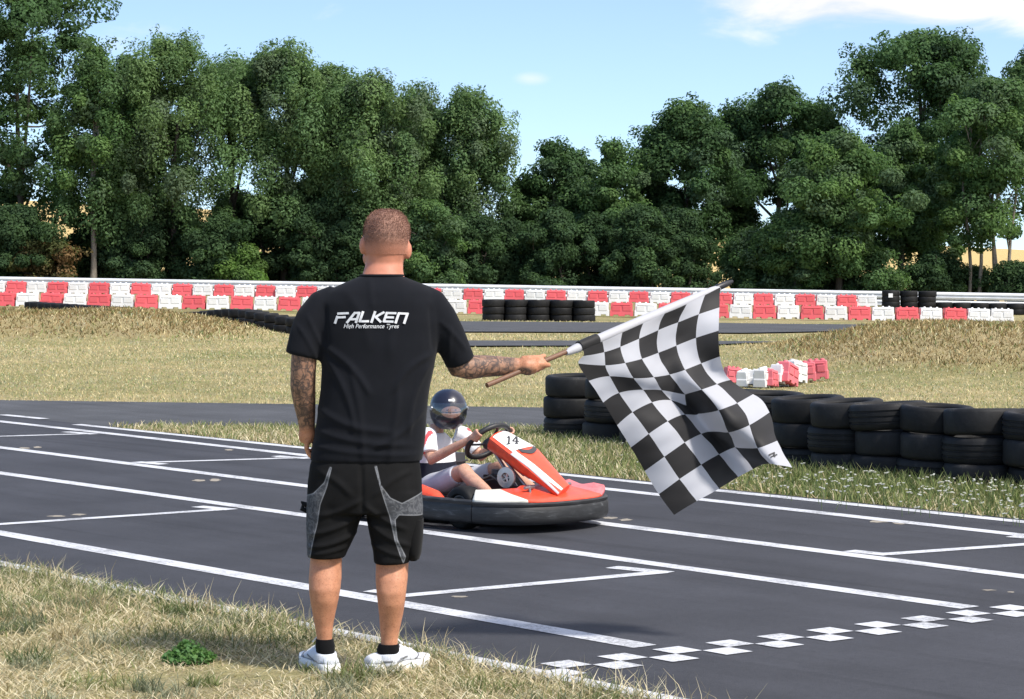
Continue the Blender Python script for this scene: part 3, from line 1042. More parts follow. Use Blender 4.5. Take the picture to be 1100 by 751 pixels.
def vnoise(x, y, seed=0):
    return (np.sin(x * 1.7 + seed) * np.cos(y * 2.1 - seed) + np.sin(x * 3.9 - y * 2.3 + seed * 2) * 0.6 + np.sin(x * 7.1 + y * 6.3 + seed * 3) * 0.35 + np.sin(x * 13 - y * 11 + seed) * 0.22) / 2.2


# near verge where the man stands
rs = np.random.default_rng(42)
M = 210000
gx_ = rs.uniform(-3.2, 1.5, M); gy_ = rs.uniform(8.3, 13.6, M)
e0 = np.array(E0[:2]); tn = np.array(te[:2]); nn = np.array(ne[:2])
dist = (np.stack([gx_, gy_], 1) - e0) @ nn          # metres into the verge from the edge line
vis = np.abs(gx_ / gy_) < 0.215
hang = 0.05 * np.clip(vnoise(gx_ * 2.2, gy_ * 2.2, 3), -1, 1) + np.where(gx_ < -1.0, 0.05, -0.02)
keep = vis & (dist > 0.03 - hang)
gx_, gy_, dist = gx_[keep], gy_[keep], dist[keep]
n = len(gx_)
g = vnoise(gx_ * 1.3, gy_ * 1.3, 1)
edge = np.exp(-dist / 0.55)
left = sst(0.2, -2.0, gx_)
gp = np.clip(0.05 + 0.62 * edge * (0.25 + 0.75 * left) + 0.34 * g + 0.05 * left - 0.25 * sst(0.7, 1.6, dist), 0.01, 0.95)
u = rs.random(n); gp = gp * 0.72
isg = u < gp * 0.75; gq = vnoise(gx_ * 0.9 + 4, gy_ * 1.6, 9); isy = (u >= gp * 0.75) & (u < gp * 0.75 + np.clip(0.06 + 0.28 * gq + 0.12 * left, 0.02, 0.45))
col = pick(rs, STRAW, n)
col[isg] = pick(rs, GREEN, isg.sum()); col[isy] = pick(rs, GREY, isy.sum())
h = np.where(isg, rs.uniform(0.02, 0.075, n), rs.uniform(0.03, 0.105, n)) * (0.7 + 0.6 * edge + 0.35 * np.clip(g, -0.5, 1))
lean = np.where(isg, rs.uniform(0.1, 1.0, n), rs.uniform(0.75, 1.5, n))
thin = rs.random(n) < np.clip(0.30 + 0.55 * g + 0.4 * edge + 0.2 * left, 0.10, 1)
sel = thin
blades('grass', 'short dry straw and green grass of the near verge', np.stack([gx_, gy_, np.zeros(n)], 1)[sel], h[sel], lean[sel], rs.uniform(0.003, 0.006, n)[sel], col[sel], 1)
nc = 150
cx_ = rs.uniform(-2.3, 0.9, nc); cy_ = rs.uniform(8.6, 12.4, nc)
dc = (np.stack([cx_, cy_], 1) - e0) @ nn
ok = (dc > 0.06) & (rs.random(nc) < np.clip(0.95 - 0.35 * dc, 0.2, 1)); cx_, cy_ = cx_[ok], cy_[ok]; nc = len(cx_)
per = 130; cr = rs.uniform(0.04, 0.13, nc)
ang = rs.random(nc * per) * 6.283; rr_ = np.repeat(cr, per) * np.sqrt(rs.random(nc * per))
bx_ = np.repeat(cx_, per) + rr_ * np.cos(ang) * 1.4; by_ = np.repeat(cy_, per) + rr_ * np.sin(ang)
pc_ = np.array([GREEN.mean(0), GREY.mean(0), GREEN[2], GREY[2], STRAW[3]])[rs.integers(0, 5, nc)]
cc_ = np.repeat(pc_, per, 0) * (0.7 + 0.6 * rs.random(nc * per))[:, None]
dd_ = (np.stack([bx_, by_], 1) - e0) @ nn
kk = dd_ > 0.0
blades('grass_tufts', 'grey green and straw tufts scattered over the near verge', np.c_[bx_, by_, np.zeros(nc * per)][kk], (rs.uniform(0.03, 0.085, nc * per) * np.repeat(rs.uniform(0.7, 1.4, nc), per))[kk],
       rs.uniform(0.1, 1.2, nc * per)[kk], rs.uniform(0.003, 0.0055, nc * per)[kk], cc_[kk], 12)
# taller seed stalks along the edge of the asphalt
n = 620
s_ = rs.random(n) * 7.5 - 0.3
off = rs.uniform(0.02, 0.25, n)
p0 = np.array(E0[:2]) + np.array([1e-9, 0])
base = e0[None] - tn[None] * s_[:, None] + nn[None] * off[:, None]
clus = vnoise(s_ * 1.5, s_ * 0.7, 5) > -0.15
base = base[clus]; n = len(base)
blades('tall_grass', 'thin pale grass stalks rising along the asphalt edge', np.c_[base, np.zeros(n)], rs.uniform(0.07, 0.17, n), rs.uniform(0.0, 0.5, n), np.full(n, 0.0032), pick(rs, STRAW * 0.95, n), 2, 0.5)

# green verge before and behind the tyre wall, with white flowers
rs = np.random.default_rng(43)
M = 150000
gx_ = rs.uniform(-4.2, 5.0, M); gy_ = rs.uniform(15.2, 24.4, M)
d0 = np.array(D0[:2]); nn2 = np.array(nd[:2])
dist = (np.stack([gx_, gy_], 1) - d0) @ nn2
far = 24.15 - 0.09 * (gx_ + 3.9)
keep = (np.abs(gx_ / gy_) < 0.215) & (dist > 0.10 + 0.06 * vnoise(gx_, gy_, 8)) & (gy_ < far)
gx_, gy_, dist = gx_[keep], gy_[keep], dist[keep]; n = len(gx_)
g = vnoise(gx_ * 0.8, gy_ * 0.8, 4)
rightk = sst(0.0, 2.5, gx_)
gp = np.clip(0.30 + 0.40 * rightk + 0.34 * g + 0.15 * sst(0.3, 1.0, dist), 0.05, 0.93)
u = rs.random(n); isg = u < gp
col = pick(rs, STRAW, n); col[isg] = pick(rs, GREEN * 1.12, isg.sum())
h = rs.uniform(0.04, 0.10, n) * (1 + 0.75 * rightk * sst(0.5, 1.2, dist))
blades('grass', 'green and straw coloured grass in front of the tyre wall', np.stack([gx_, gy_, np.zeros(n)], 1), h, np.where(isg, rs.uniform(0.05, 0.7, n), rs.uniform(0.3, 1.3, n)), rs.uniform(0.007, 0.012, n), col, 3)

# long dry meadow beyond the second track and on the mounds
rs = np.random.default_rng(44)
M = 300000
gy_ = 25 + 50 * rs.random(M) ** 1.25
gx_ = (rs.random(M) * 2 - 1) * 0.25 * gy_


def in_strip(pts, X, Y):
    return in_poly(X, Y, [(p.x, p.y) for p in pts])


road2 = in_strip([G(-260, 427.5), G(0, 430.5), G(580, 438.5), G(1300, 448.5), G(1300, 470), G(-300, 470)], gx_, gy_)
mid_t = in_strip([G(322, 366.5), G(740, 367.2), G(870, 368.4), G(870, 369.2), G(740, 373), G(322, 374)], gx_, gy_)
far_t = in_strip([G(a, b, c) for a, b, c in ((300, 346, -0.14), (640, 346.5, -0.14), (740, 341.5, -0.14), (985, 348.5, -0.14), (985, 352, 0), (900, 358.5, 0), (800, 360.5, 0), (640, 359.5, 0), (300, 358.5, 0))], gx_, gy_)
keep = ~(road2 | mid_t | far_t)
gx_, gy_ = gx_[keep], gy_[keep]; n = len(gx_)
zz = terr(gx_, gy_)
g = vnoise(gx_ * 0.35, gy_ * 0.35, 2) * 0.6 + vnoise(gx_ * 1.1, gy_ * 0.9, 6) * 0.4
mound = np.clip(zz / 0.16, 0, 1) * (gy_ < 62)
gp = np.clip(0.42 + 0.42 * g - 0.34 * mound, 0.04, 0.9)
u = rs.random(n); isg = u < gp
col = pick(rs, STRAW * np.array([1.02, 0.98, 0.84]), n)
col[isg] = pick(rs, np.vstack([GREEN * 1.55, GREY * 1.5]), isg.sum())
brown = (rs.random(n) < 0.8 * mound) & ~isg
col[brown] = pick(rs, np.array([(0.28, 0.195, 0.095), (0.21, 0.145, 0.07), (0.37, 0.275, 0.145), (0.16, 0.14, 0.06)]), brown.sum())
h = rs.uniform(0.02, 0.055, n) * (1 + 1.5 * mound * (0.6 + 0.5 * g)) * (0.8 + gy_ / 120)
blades('meadow_grass', 'dry yellow green meadow grass beyond the second track', np.stack([gx_, gy_, zz - 0.01], 1), h, rs.uniform(0.1, 1.2, n), rs.uniform(0.008, 0.016, n) * gy_ / 40 * (1 + 0.6 * mound), col, 4)

# white wild flowers below the tyre wall
simple('flower_white', (0.78, 0.78, 0.70), 0.8)
simple('flower_stem', (0.10, 0.15, 0.05), 0.8)
fr = random.Random(9)
fm_ = MB()
for i in range(190):
    px = 640 + 470 * fr.random() ** 0.6
    by = np.interp(px, [640, 868, 1110], [489, 523, 545]) + fr.uniform(-2, 30) * fr.random()
    p = G(px, by)
    hgt = fr.uniform(0.05, 0.17)
    tip = Vector((p.x + fr.uniform(-0.03, 0.03), p.y, hgt))
    fm_.tube([(p.x, p.y, 0), tip], [0.002, 0.0015], 4, mi=1)
    for q in range(fr.randint(1, 4)):
        c = tip + Vector((fr.uniform(-0.02, 0.02), fr.uniform(-0.02, 0.02), fr.uniform(-0.006, 0.008)))
        fm_.lathe([(0.0001, 0.003), (fr.uniform(0.006, 0.012), 0.002), (0.004, -0.004), (0.0001, -0.005)], 6, c, closed=False)
fo = fm_.build('wild_flowers', [MAT['flower_white'], MAT['flower_stem']])
tag(fo, 'small white wild flowers in the grass below the tyre wall', kind='stuff')
# one green weed in the trodden verge
wp = G(203, 712)
wr = empty('weed', wp, 0, 'single bright green weed in the dry verge left of the man', 'plant')
rs = np.random.default_rng(5); n = 900
r_ = 0.085 * np.sqrt(rs.random(n)); a_ = rs.random(n) * 6.283
cen = np.stack([r_ * np.cos(a_) * 1.15, r_ * np.sin(a_), 0.010 + 0.085 * rs.random(n) * (1 - r_ / 0.1)], 1)
v, f, c = leaf_cloud(rs, cen, np.full(n, 0.016), 2, 0.020, [(0.07, 0.15, 0.04), (0.11, 0.19, 0.06), (0.09, 0.17, 0.06)], 0, 1)
link('foliage', raw_mesh('foliage', v, f, [MAT['leaves']], c), wr)
# ================================================================== the flag marshal
def mat_skin(name, base, red, tattoo=False, burn=None):
    m, nt, b = new_mat(name)
    v = objco(nt)
    f = tex_noise(nt, 26, 5, 0.65, v)
    g = tex_noise(nt, 6, 3, 0.5, v)
    c = ramp(nt, g, [(0.35, base), (0.65, red)])
    c = mix(nt, 1.0, c, ramp(nt, f, [(0.3, (0.80, 0.77, 0.76)), (0.7, (1.10, 1.08, 1.06))]), 'MULTIPLY')
    fr = tex_noise(nt, 170, 3, 0.7, v)
    c = mix(nt, 1.0, c, ramp(nt, fr, [(0.36, (0.78, 0.72, 0.70)), (0.48, (1, 1, 1))]), 'MULTIPLY')
    if burn:
        ab = nt.nodes.new('ShaderNodeAttribute'); ab.attribute_name = 'burn'
        c = mix(nt, ab.outputs['Fac'], c, mix(nt, 1.0, burn, ramp(nt, f, [(0.3, (0.84, 0.82, 0.8)), (0.7, (1.08, 1.06, 1.05))]), 'MULTIPLY'))
    if tattoo:
        ai = nt.nodes.new('ShaderNodeAttribute'); ai.attribute_name = 'ink'
        w1 = nt.nodes.new('ShaderNodeTexVoronoi'); w1.feature = 'DISTANCE_TO_EDGE'; w1.inputs['Scale'].default_value = 26
        mp = nt.nodes.new('ShaderNodeMapping'); nt.links.new(v, mp.inputs['Vector'])
        dn = nt.nodes.new('ShaderNodeTexNoise'); dn.inputs['Scale'].default_value = 18; nt.links.new(v, dn.inputs['Vector'])
        ad = nt.nodes.new('ShaderNodeVectorMath'); ad.operation = 'MULTIPLY_ADD'
        nt.links.new(dn.outputs['Color'], ad.inputs[0]); ad.inputs[1].default_value = (0.09, 0.09, 0.09); nt.links.new(mp.outputs[0], ad.inputs[2])
        nt.links.new(ad.outputs[0], w1.inputs['Vector'])
        n2 = tex_noise(nt, 30, 5, 0.7, v, 1.2)
        ink = math_n(nt, 'MAXIMUM', ramp(nt, w1.outputs['Distance'], [(0.02, (1, 1, 1)), (0.13, (0, 0, 0))]), ramp(nt, n2, [(0.42, (0, 0, 0)), (0.60, (1, 1, 1))]))
        c = mix(nt, ai.outputs['Fac'], c, (0.34, 0.19, 0.125))
        c = mix(nt, math_n(nt, 'MULTIPLY', math_n(nt, 'MULTIPLY', ink, 0.86), ai.outputs['Fac']), c, (0.042, 0.036, 0.038))
    nt.links.new(c, b.inputs['Base Color'])
    b.inputs['Roughness'].default_value = 0.52
    b.inputs['Subsurface Weight'].default_value = 0.12
    b.inputs['Subsurface Radius'].default_value = (0.012, 0.005, 0.003)
    b.inputs['Specular IOR Level'].default_value = 0.35
    bump(nt, b, f, 0.12, 0.003)
    MAT[name] = m


mat_skin('tanned_skin', (0.52, 0.250, 0.146), (0.56, 0.268, 0.160), True, (0.54, 0.230, 0.150))
mat_skin('child_skin', (0.56, 0.33, 0.235), (0.60, 0.34, 0.25))


def mat_cloth(name, col, bmp=0.25, sc=420, fleck=0.12):
    m, nt, b = new_mat(name)
    v = objco(nt)
    f = tex_noise(nt, 9, 5, 0.6, v)
    t = tex_noise(nt, sc, 2, 0.5, v)
    c = mix(nt, 1.0, col, ramp(nt, f, [(0.3, (1 - fleck,) * 3), (0.7, (1 + fleck,) * 3)]), 'MULTIPLY')
    nt.links.new(c, b.inputs['Base Color'])
    b.inputs['Roughness'].default_value = 0.92
    b.inputs['Specular IOR Level'].default_value = 0.12
    b.inputs['Sheen Weight'].default_value = 0.04
    b.inputs['Sheen Roughness'].default_value = 0.5
    bump(nt, b, t, bmp, 0.001)
    MAT[name] = m


mat_cloth('black_cotton', (0.0085, 0.0095, 0.0130))
mat_cloth('black_twill', (0.0075, 0.0075, 0.008))
mat_cloth('sock_knit', (0.008, 0.008, 0.009))
simple('shoe_grey', (0.16, 0.165, 0.18), 0.6)
simple('shoe_white', (0.60, 0.625, 0.68), 0.6, var=0.06, scale=30, bmp=0.15, bscale=160)
simple('shoe_sole', (0.82, 0.82, 0.82), 0.5, var=0.06)
simple('shirt_print', (0.62, 0.63, 0.66), 0.7, var=0.15, scale=90)
simple('black_gloss', (0.01, 0.01, 0.011), 0.2)


def mat_camo():
    m, nt, b = new_mat('grey_camo')
    v = objco(nt)
    f = tex_noise(nt, 42, 3, 0.6, v, 1.5)
    nt.links.new(ramp(nt, f, [(0.38, (0.09, 0.095, 0.11)), (0.48, (0.20, 0.21, 0.235)), (0.58, (0.36, 0.375, 0.40)), (0.68, (0.14, 0.15, 0.165))]), b.inputs['Base Color'])
    b.inputs['Roughness'].default_value = 0.9
    MAT['grey_camo'] = m


mat_camo()


def mat_shorts():
    m, nt, b = new_mat('shorts_cloth')
    v = objco(nt)
    a = nt.nodes.new('ShaderNodeAttribute'); a.attribute_name = 'panel'
    f = tex_noise(nt, 42, 3, 0.6, v, 1.5)
    camo = ramp(nt, f, [(0.36, (0.050, 0.053, 0.061)), (0.48, (0.072, 0.076, 0.086)), (0.60, (0.125, 0.13, 0.142)), (0.70, (0.07, 0.073, 0.08))])
    sd = math_n(nt, 'ADD', a.outputs['Fac'], 0.0)
    k = nt.nodes.new('ShaderNodeMapRange'); k.inputs[1].default_value = -0.35; k.inputs[2].default_value = 0.35; nt.links.new(sd, k.inputs[0])
    piping = nt.nodes.new('ShaderNodeMapRange'); piping.inputs[1].default_value = 1.3; piping.inputs[2].default_value = 0.7; nt.links.new(sd, piping.inputs[0])
    camo = mix(nt, math_n(nt, 'MULTIPLY', piping.outputs[0], 0.6), camo, (0.26, 0.27, 0.29))
    blk = mix(nt, 1.0, (0.0075, 0.0075, 0.008), ramp(nt, tex_noise(nt, 12, 5, 0.6, v), [(0.3, (0.8,) * 3), (0.7, (1.3,) * 3)]), 'MULTIPLY')
    nt.links.new(mix(nt, k.outputs[0], blk, camo), b.inputs['Base Color'])
    b.inputs['Roughness'].default_value = 0.9; b.inputs['Specular IOR Level'].default_value = 0.15
    bump(nt, b, tex_noise(nt, 380, 2, 0.5, v), 0.25, 0.001)
    MAT['shorts_cloth'] = m


mat_shorts()

# short cropped hair
m, nt_, b_ = new_mat('cropped_hair')
v_ = objco(nt_)
f_ = tex_noise(nt_, 300, 3, 0.7, v_)
h_ = tex_noise(nt_, 14, 4, 0.6, v_)
sz_ = nt_.nodes.new('ShaderNodeSeparateXYZ'); nt_.links.new(v_, sz_.inputs[0])
mr_ = nt_.nodes.new('ShaderNodeMapRange'); mr_.interpolation_type = 'SMOOTHSTEP'; mr_.inputs[1].default_value = EYE + (HZ - 272) / F * 9.77; mr_.inputs[2].default_value = EYE + (HZ - 252) / F * 9.77
nt_.links.new(sz_.outputs[2], mr_.inputs[0])
cc_ = mix(nt_, ramp(nt_, h_, [(0.35, (0, 0, 0)), (0.65, (1, 1, 1))]), (0.19, 0.094, 0.068), (0.31, 0.168, 0.122))
fade_ = math_n(nt_, 'ADD', mr_.outputs[0], math_n(nt_, 'MULTIPLY', math_n(nt_, 'SUBTRACT', f_, 0.5), 0.9), True)
cc_ = mix(nt_, fade_, (0.52, 0.220, 0.143), cc_)
nt_.links.new(mix(nt_, 1.0, cc_, ramp(nt_, f_, [(0.3, (0.72,) * 3), (0.7, (1.2,) * 3)]), 'MULTIPLY'), b_.inputs['Base Color'])
b_.inputs['Roughness'].default_value = 0.75
bump(nt_, b_, f_, 0.6, 0.004)
MAT['cropped_hair'] = m

MY = 9.77


def M(px, py, dy=0.0):
    """man space: photo pixel at the man's distance, dy metres further away"""
    q = P(px, py, MY)
    return Vector((q.x, MY + dy, q.z))


SCL = MY / F          # metres per photo pixel at the man


def hring(py, x0, x1, dc, dh, n=32, p=2.4):
    c = M((x0 + x1) / 2, py, dc); a = (x1 - x0) / 2 * SCL
    out = []
    for i in range(n):
        t = 2 * math.pi * i / n
        ct, st = math.cos(t), math.sin(t)
        out.append(c + Vector((a * math.copysign(abs(ct) ** (2 / p), ct), dh * math.copysign(abs(st) ** (2 / p), st), 0)))
    return out


man_o = M(388, 722, 0.02)
man_o.z = 0.0
body = MB()
# head and neck, turned a little to the left
body.rings([hring(*r, p=2.1) for r in [(225.6, 410, 420, .05, .02), (228, 401, 428.5, .055, .058), (233, 395.5, 434, .055, .08), (241, 392.2, 437.6, .05, .094), (250, 391, 439, .045, .099),
            (259, 390.8, 438.6, .045, .098), (267, 391.2, 437, .05, .095), (275, 392, 434.6, .055, .088), (283, 392, 432.6, .05, .078), (290, 390.5, 432.6, .03, .068), (297, 388, 434, .02, .068),
            (304, 384, 438, .02, .066), (312, 370, 450, .02, .075)]])
for i, (ex, ey, s) in enumerate(((389.6, 264.5, -1), (438.6, 269, 1))):      # ears
    rot = Matrix.Rotation(math.radians(-28 * s), 3, 'Z')
    ex += 0.6 if s < 0 else -1.6; ey -= 0.5 if s < 0 else 0
    body.ellipsoid(M(ex + 0.6 * s, ey, 0.040 if s > 0 else 0.03), (0.014, 0.024, 0.035), 12, 8, rot)
    body.ellipsoid(M(ex + 0.6 * s, ey - 3, 0.035), (0.010, 0.016, 0.022), 10, 6, rot)
body.ellipsoid(M(398.5, 277, 0.085), (0.038, 0.060, 0.040), 14, 10)
fx_ = -0.035                                                                   # face, looking away and slightly left
fc = M(414, 262, 0.14) + Vector((fx_, 0, 0))
body.tube([fc + Vector((0, -0.01, 0.045)), fc + Vector((-0.002, 0.012, 0.02)), fc + Vector((-0.004, 0.024, -0.004)), fc + Vector((-0.002, 0.0, -0.012))], [0.010, 0.012, 0.015, 0.013], 8)
body.tube([fc + Vector((-0.05, -0.012, 0.048)), fc + Vector((0, 0.004, 0.05)), fc + Vector((0.055, -0.016, 0.048))], [0.011, 0.012, 0.011], 8)
body.tube([fc + Vector((-0.026, -0.004, -0.037)), fc + Vector((0, 0.008, -0.036)), fc + Vector((0.026, -0.006, -0.037))], [0.007, 0.010, 0.007], 8)
body.tube([fc + Vector((-0.022, -0.006, -0.048)), fc + Vector((0, 0.006, -0.049)), fc + Vector((0.022, -0.008, -0.048))], [0.006, 0.009, 0.006], 8)
body.ellipsoid(fc + Vector((-0.0, -0.016, -0.082)), (0.034, 0.026, 0.024))
# trunk under the clothes
body.rings([hring(*r) for r in [(304, 384, 438, .02, .055), (318, 352, 462, .02, .085), (345, 348, 466, .02, .10), (390, 352, 462, .02, .11), (440, 348, 454, .03, .115), (490, 345, 446, .03, .11), (535, 341, 445, .025, .115), (548, 345, 442, .02, .10)]])
# legs
body.rings([hring(*r, p=2.1) for r in [(520, 340, 390, .02, .095), (560, 334, 380, .02, .085), (596, 333.5, 367.5, .015, .066), (606, 332.6, 367, .012, .062), (620, 331.8, 367, -.002, .066), (632, 332, 366, -.012, .066), (645, 333.6, 363.6, -.012, .058),
            (658, 335.6, 360.6, -.004, .048), (672, 338, 357.8, .004, .039), (685, 340, 356.8, .008, .034), (697, 341, 357, .008, .031), (708, 344, 355, .012, .022)]])
body.rings([hring(*r, p=2.1) for r in [(520, 392, 444, .02, .095), (560, 400, 446, .02, .085), (600, 404, 439, .015, .066), (610, 403.4, 438.6, .012, .063), (622, 403.4, 438, -.002, .067), (635, 404.6, 436.6, -.012, .067), (648, 406, 435, -.012, .060),
            (660, 407.2, 433, -.004, .050), (674, 408, 430, .004, .040), (686, 409, 427.4, .008, .034), (698, 409, 427, .008, .031), (710, 412, 423, .012, .022)]])
# feet inside the shoes
LF0, LF1 = M(353, 717, -.005), M(327, 716, .215)
RF0, RF1 = M(404, 717, .0), M(451, 716, .155)
for f0, f1 in ((LF0, LF1), (RF0, RF1)):
    f0 = Vector((f0.x, f0.y, 0.05)); f1 = Vector((f1.x, f1.y, 0.036)); f1 = f0.lerp(f1, 0.8)
    body.tube([f0, f0.lerp(f1, 0.35) + Vector((0, 0, .012)), f0.lerp(f1, 0.7), f1], [0.020, 0.024, 0.022, 0.013], 12)


def arm(pts, rads):
    body.tube([M(*p) for p in pts], [r * SCL for r in rads], 16)


arm([(352, 322, .02), (340, 340, .01), (330, 365, .0), (326.5, 385, .0), (325.6, 400, .005), (325, 415, .015), (326, 430, .03), (327.5, 445, .045), (328.2, 456, .055), (328.6, 463, .06)],
    [16, 17, 15.5, 14, 13.8, 13.8, 12.6, 10.6, 9.2, 8.6])
arm([(455, 322, .02), (470, 342, .038), (479.5, 362, .054), (487.5, 384, .074), (492, 394, .085), (503, 396, .105), (520, 395, .14), (536, 395.5, .18), (551, 395.5, .215), (558, 395.5, .225)],
    [14, 14, 13.6, 13, 13.2, 13.4, 12.2, 11.2, 9.4, 8.8])


def pole_pt(px):
    return P(px, 414 - (px - 523) * (414 - 306) / (778 - 523), 10.015 + (px - 572) * 0.0030)


pdir = (pole_pt(778) - pole_pt(523)).normalized()
# right hand round the pole: palm, curled fingers, thumb laid along the shaft
hc = M(565, 395, .228)
pp = pole_pt(572.5)
yv = Vector((0, 1, 0)); side = pdir.cross(Vector((0, 0, 1))).normalized()
upv = side.cross(pdir).normalized()
fcam = (Vector((0, -1, 0)) - pdir * Vector((0, -1, 0)).dot(pdir)).normalized()
upv = pdir.cross(fcam); upv = upv if upv.z > 0 else -upv
body.tube([M(555, 395.5, .220), M(560, 395.5, .222), M(566, 396, .215), pp + fcam * 0.026 - pdir * 0.004 - upv * 0.004], [0.029, 0.033, 0.034, 0.026], 14, flat=1.0)
body.ellipsoid(M(566, 398.5, .212), (0.026, 0.020, 0.028))
for k in range(4):            # the fingers close round the far side of the shaft from below
    c = pp + pdir * (0.036 - 0.0215 * k)
    R_ = 0.0225
    fr_ = [0.0098, 0.0102, 0.0098, 0.0088][k]
    pts = [c + (fcam * math.cos(math.radians(a)) - upv * math.sin(math.radians(a))) * R_ * sc_ for a, sc_ in ((-40, 1.2), (5, 1.3), (45, 1.15), (95, 1.05), (145, 1.0), (195, 0.95), (225, 0.9))]
    body.tube(pts, [fr_ * 1.05, fr_ * 1.15, fr_ * 1.1, fr_ * 1.05, fr_, fr_ * 0.95, fr_ * 0.8], 8)
body.tube([M(561, 388.5, .212), M(568, 387.5, .208), pp + pdir * 0.030 + upv * 0.021 + fcam * 0.016, pp + pdir * 0.060 + upv * 0.020 + fcam * 0.006, pp + pdir * 0.074 + upv * 0.019], [0.015, 0.0142, 0.0122, 0.0105, 0.008], 10)
body.tube([pp + fcam * 0.030 + pdir * 0.02 - upv * 0.006, pp + fcam * 0.027 + pdir * 0.045 - upv * 0.016, pp + fcam * 0.016 + pdir * 0.062 - upv * 0.022, pp + pdir * 0.070 - upv * 0.022], [0.0125, 0.0115, 0.0105, 0.0085], 10)   # index finger
# left hand hanging at the hip, fingers slightly curled
body.tube([M(328.6, 461, .06), M(328.6, 468, .068), M(328.4, 476, .075)], [0.030, 0.036, 0.031], 12, flat=1.0)
for k in range(4):
    y0 = 0.045 + 0.021 * k; L = [0.92, 1.0, 1.02, 0.85][k]
    x0 = 329.5 - 0.8 * k
    body.tube([M(x0, 474, y0), M(x0 - 1, 474 + 9 * L, y0 + .004), M(x0 + 1.5, 474 + 16 * L, y0 + .008), M(x0 + 5.5, 474 + 20 * L, y0 + .008)], [0.0105, 0.0098, 0.009, 0.0078], 8)
body.tube([M(331, 465, .085), M(335, 473, .105), M(335.5, 481, .112), M(334.5, 487, .112)], [0.0135, 0.0125, 0.0105, 0.0085], 8)

bme = fuse(body, 0.0052, 5, man_o, 'person')
cs = fcenters(bme); wx = cs[:, 0] + man_o.x; wy = cs[:, 1] + man_o.y; wz = cs[:, 2]
ppx = CXP + wx / MY * F; ppy = HZ + (EYE - wz) / MY * F       # photo position at the man's distance
bme.materials.append(MAT['tanned_skin'])
vc_ = vcoords(bme); vx_ = CXP + (vc_[:, 0] + man_o.x) / MY * F; vy_ = HZ + (EYE - vc_[:, 2]) / MY * F; vd_ = vc_[:, 1] + man_o.y - MY
ink_ = np.maximum.reduce([(vx_ < 347) * sst(360, 368, vy_) * (1 - sst(455, 466, vy_)), sst(466, 472, vx_) * (vy_ > 355) * (vy_ < 440) * (1 - sst(548, 562, vx_)),
                          sst(552, 556, vx_) * (1 - sst(568, 576, vx_)) * sst(395, 399, vy_) * (vd_ < 0.24)])
for nm, val in (('ink', ink_), ('burn', 1 - sst(300, 320, vy_))):
    at_ = bme.attributes.new(nm, 'FLOAT', 'POINT'); at_.data.foreach_set('value', val.astype(np.float32))
man = link('person', bme, None, man_o)
tag(man, 'man seen from behind in black t-shirt and shorts, holding the chequered flag out', 'person')


def sub_shell(src, keep_face, off, name, mat, parent):
    """clothing or hair grown as a thin shell over part of a surface"""
    co = vcoords(src); nr = vnormals(src)
    bm = bmesh.new()
    idx_ = {}
    for fi, p in enumerate(src.polygons):
        if not keep_face[fi]: continue
        vs = []
        for vi in p.vertices:
            if vi not in idx_:
                idx_[vi] = bm.verts.new(co[vi] + nr[vi] * off)
            vs.append(idx_[vi])
        bm.faces.new(vs)
    me = bpy.data.meshes.new(name)
    for f in bm.faces: f.smooth = True
    bm.to_mesh(me); bm.free()
    me.materials.append(mat)
    return link(name, me, parent)


# cropped hair down to a ragged nape line
hl = 273 - 9 * sst(0.06, 0.13, wy - MY) - 18 * sst(0.11, 0.15, wy - MY)
hair = sub_shell(bme, (ppy < hl) & ~((ppx < 391.5) & (ppy > 251)) & ~((ppx > 437.6) & (ppy > 256)), 0.0016, 'hair', MAT['cropped_hair'], man)
hm_ = hair.data; hv_ = vcoords(hm_); hn_ = vnormals(hm_)
rh = np.random.default_rng(77)
cand = np.where(hv_[:, 2] > EYE + (HZ - 262) / F * MY)[0]
pk_ = rh.choice(cand, 9000); ppos = hv_[pk_] + rh.normal(size=(9000, 3)) * 0.0016
dr_ = hn_[pk_] + rh.normal(size=(9000, 3)) * 0.30 + np.array([0, 0, -0.15]); dr_ /= np.linalg.norm(dr_, axis=1)[:, None]
ln_ = rh.uniform(0.003, 0.0075, 9000)[:, None] * np.clip((hv_[pk_, 2] - (EYE + (HZ - 266) / F * MY)) / 0.06, 0.3, 1)[:, None]
sd_ = np.cross(dr_, rh.normal(size=(9000, 3))); sd_ /= np.linalg.norm(sd_, axis=1)[:, None]
fv_ = np.stack([ppos - sd_ * 0.0009, ppos + sd_ * 0.0009, ppos + dr_ * ln_ + sd_ * 0.0003, ppos + dr_ * ln_ - sd_ * 0.0003], 1).reshape(-1, 3)
bmh = bmesh.new(); bmh.from_mesh(hm_)
nv_ = [bmh.verts.new(v) for v in fv_]
for q in range(9000):
    bmh.faces.new(nv_[4 * q:4 * q + 4])
bmh.to_mesh(hm_); bmh.free()
# sunglasses: the temple arms hook behind the ears
sg = MB()
for s, xx in ((-1, 390.2), (1, 438.8)):
    sg.tube([M(xx + 1.2 * s, 256, 0.045) - man_o, M(xx, 252.5, 0.06) - man_o, M(xx - 0.2 * s, 252.5, 0.10) - man_o, fc + Vector((0.058 * s, -0.016, 0.034)) - man_o], 0.003, 6)
for s in (-1, 1):
    sg.ellipsoid(fc + Vector((0.03 * s, 0.006, 0.024)) - man_o, (0.028, 0.005, 0.02), 14, 8)
sg.build('sunglasses', MAT['black_gloss'], man, smooth=50)
for s in (-1, 1):
    eb = MB(); eb.ellipsoid(fc + Vector((0.03 * s, -0.012, 0.022)) - man_o, (0.012, 0.012, 0.012), 12, 8)
    eb.build('eye', MAT['shoe_sole'], man, smooth=60)

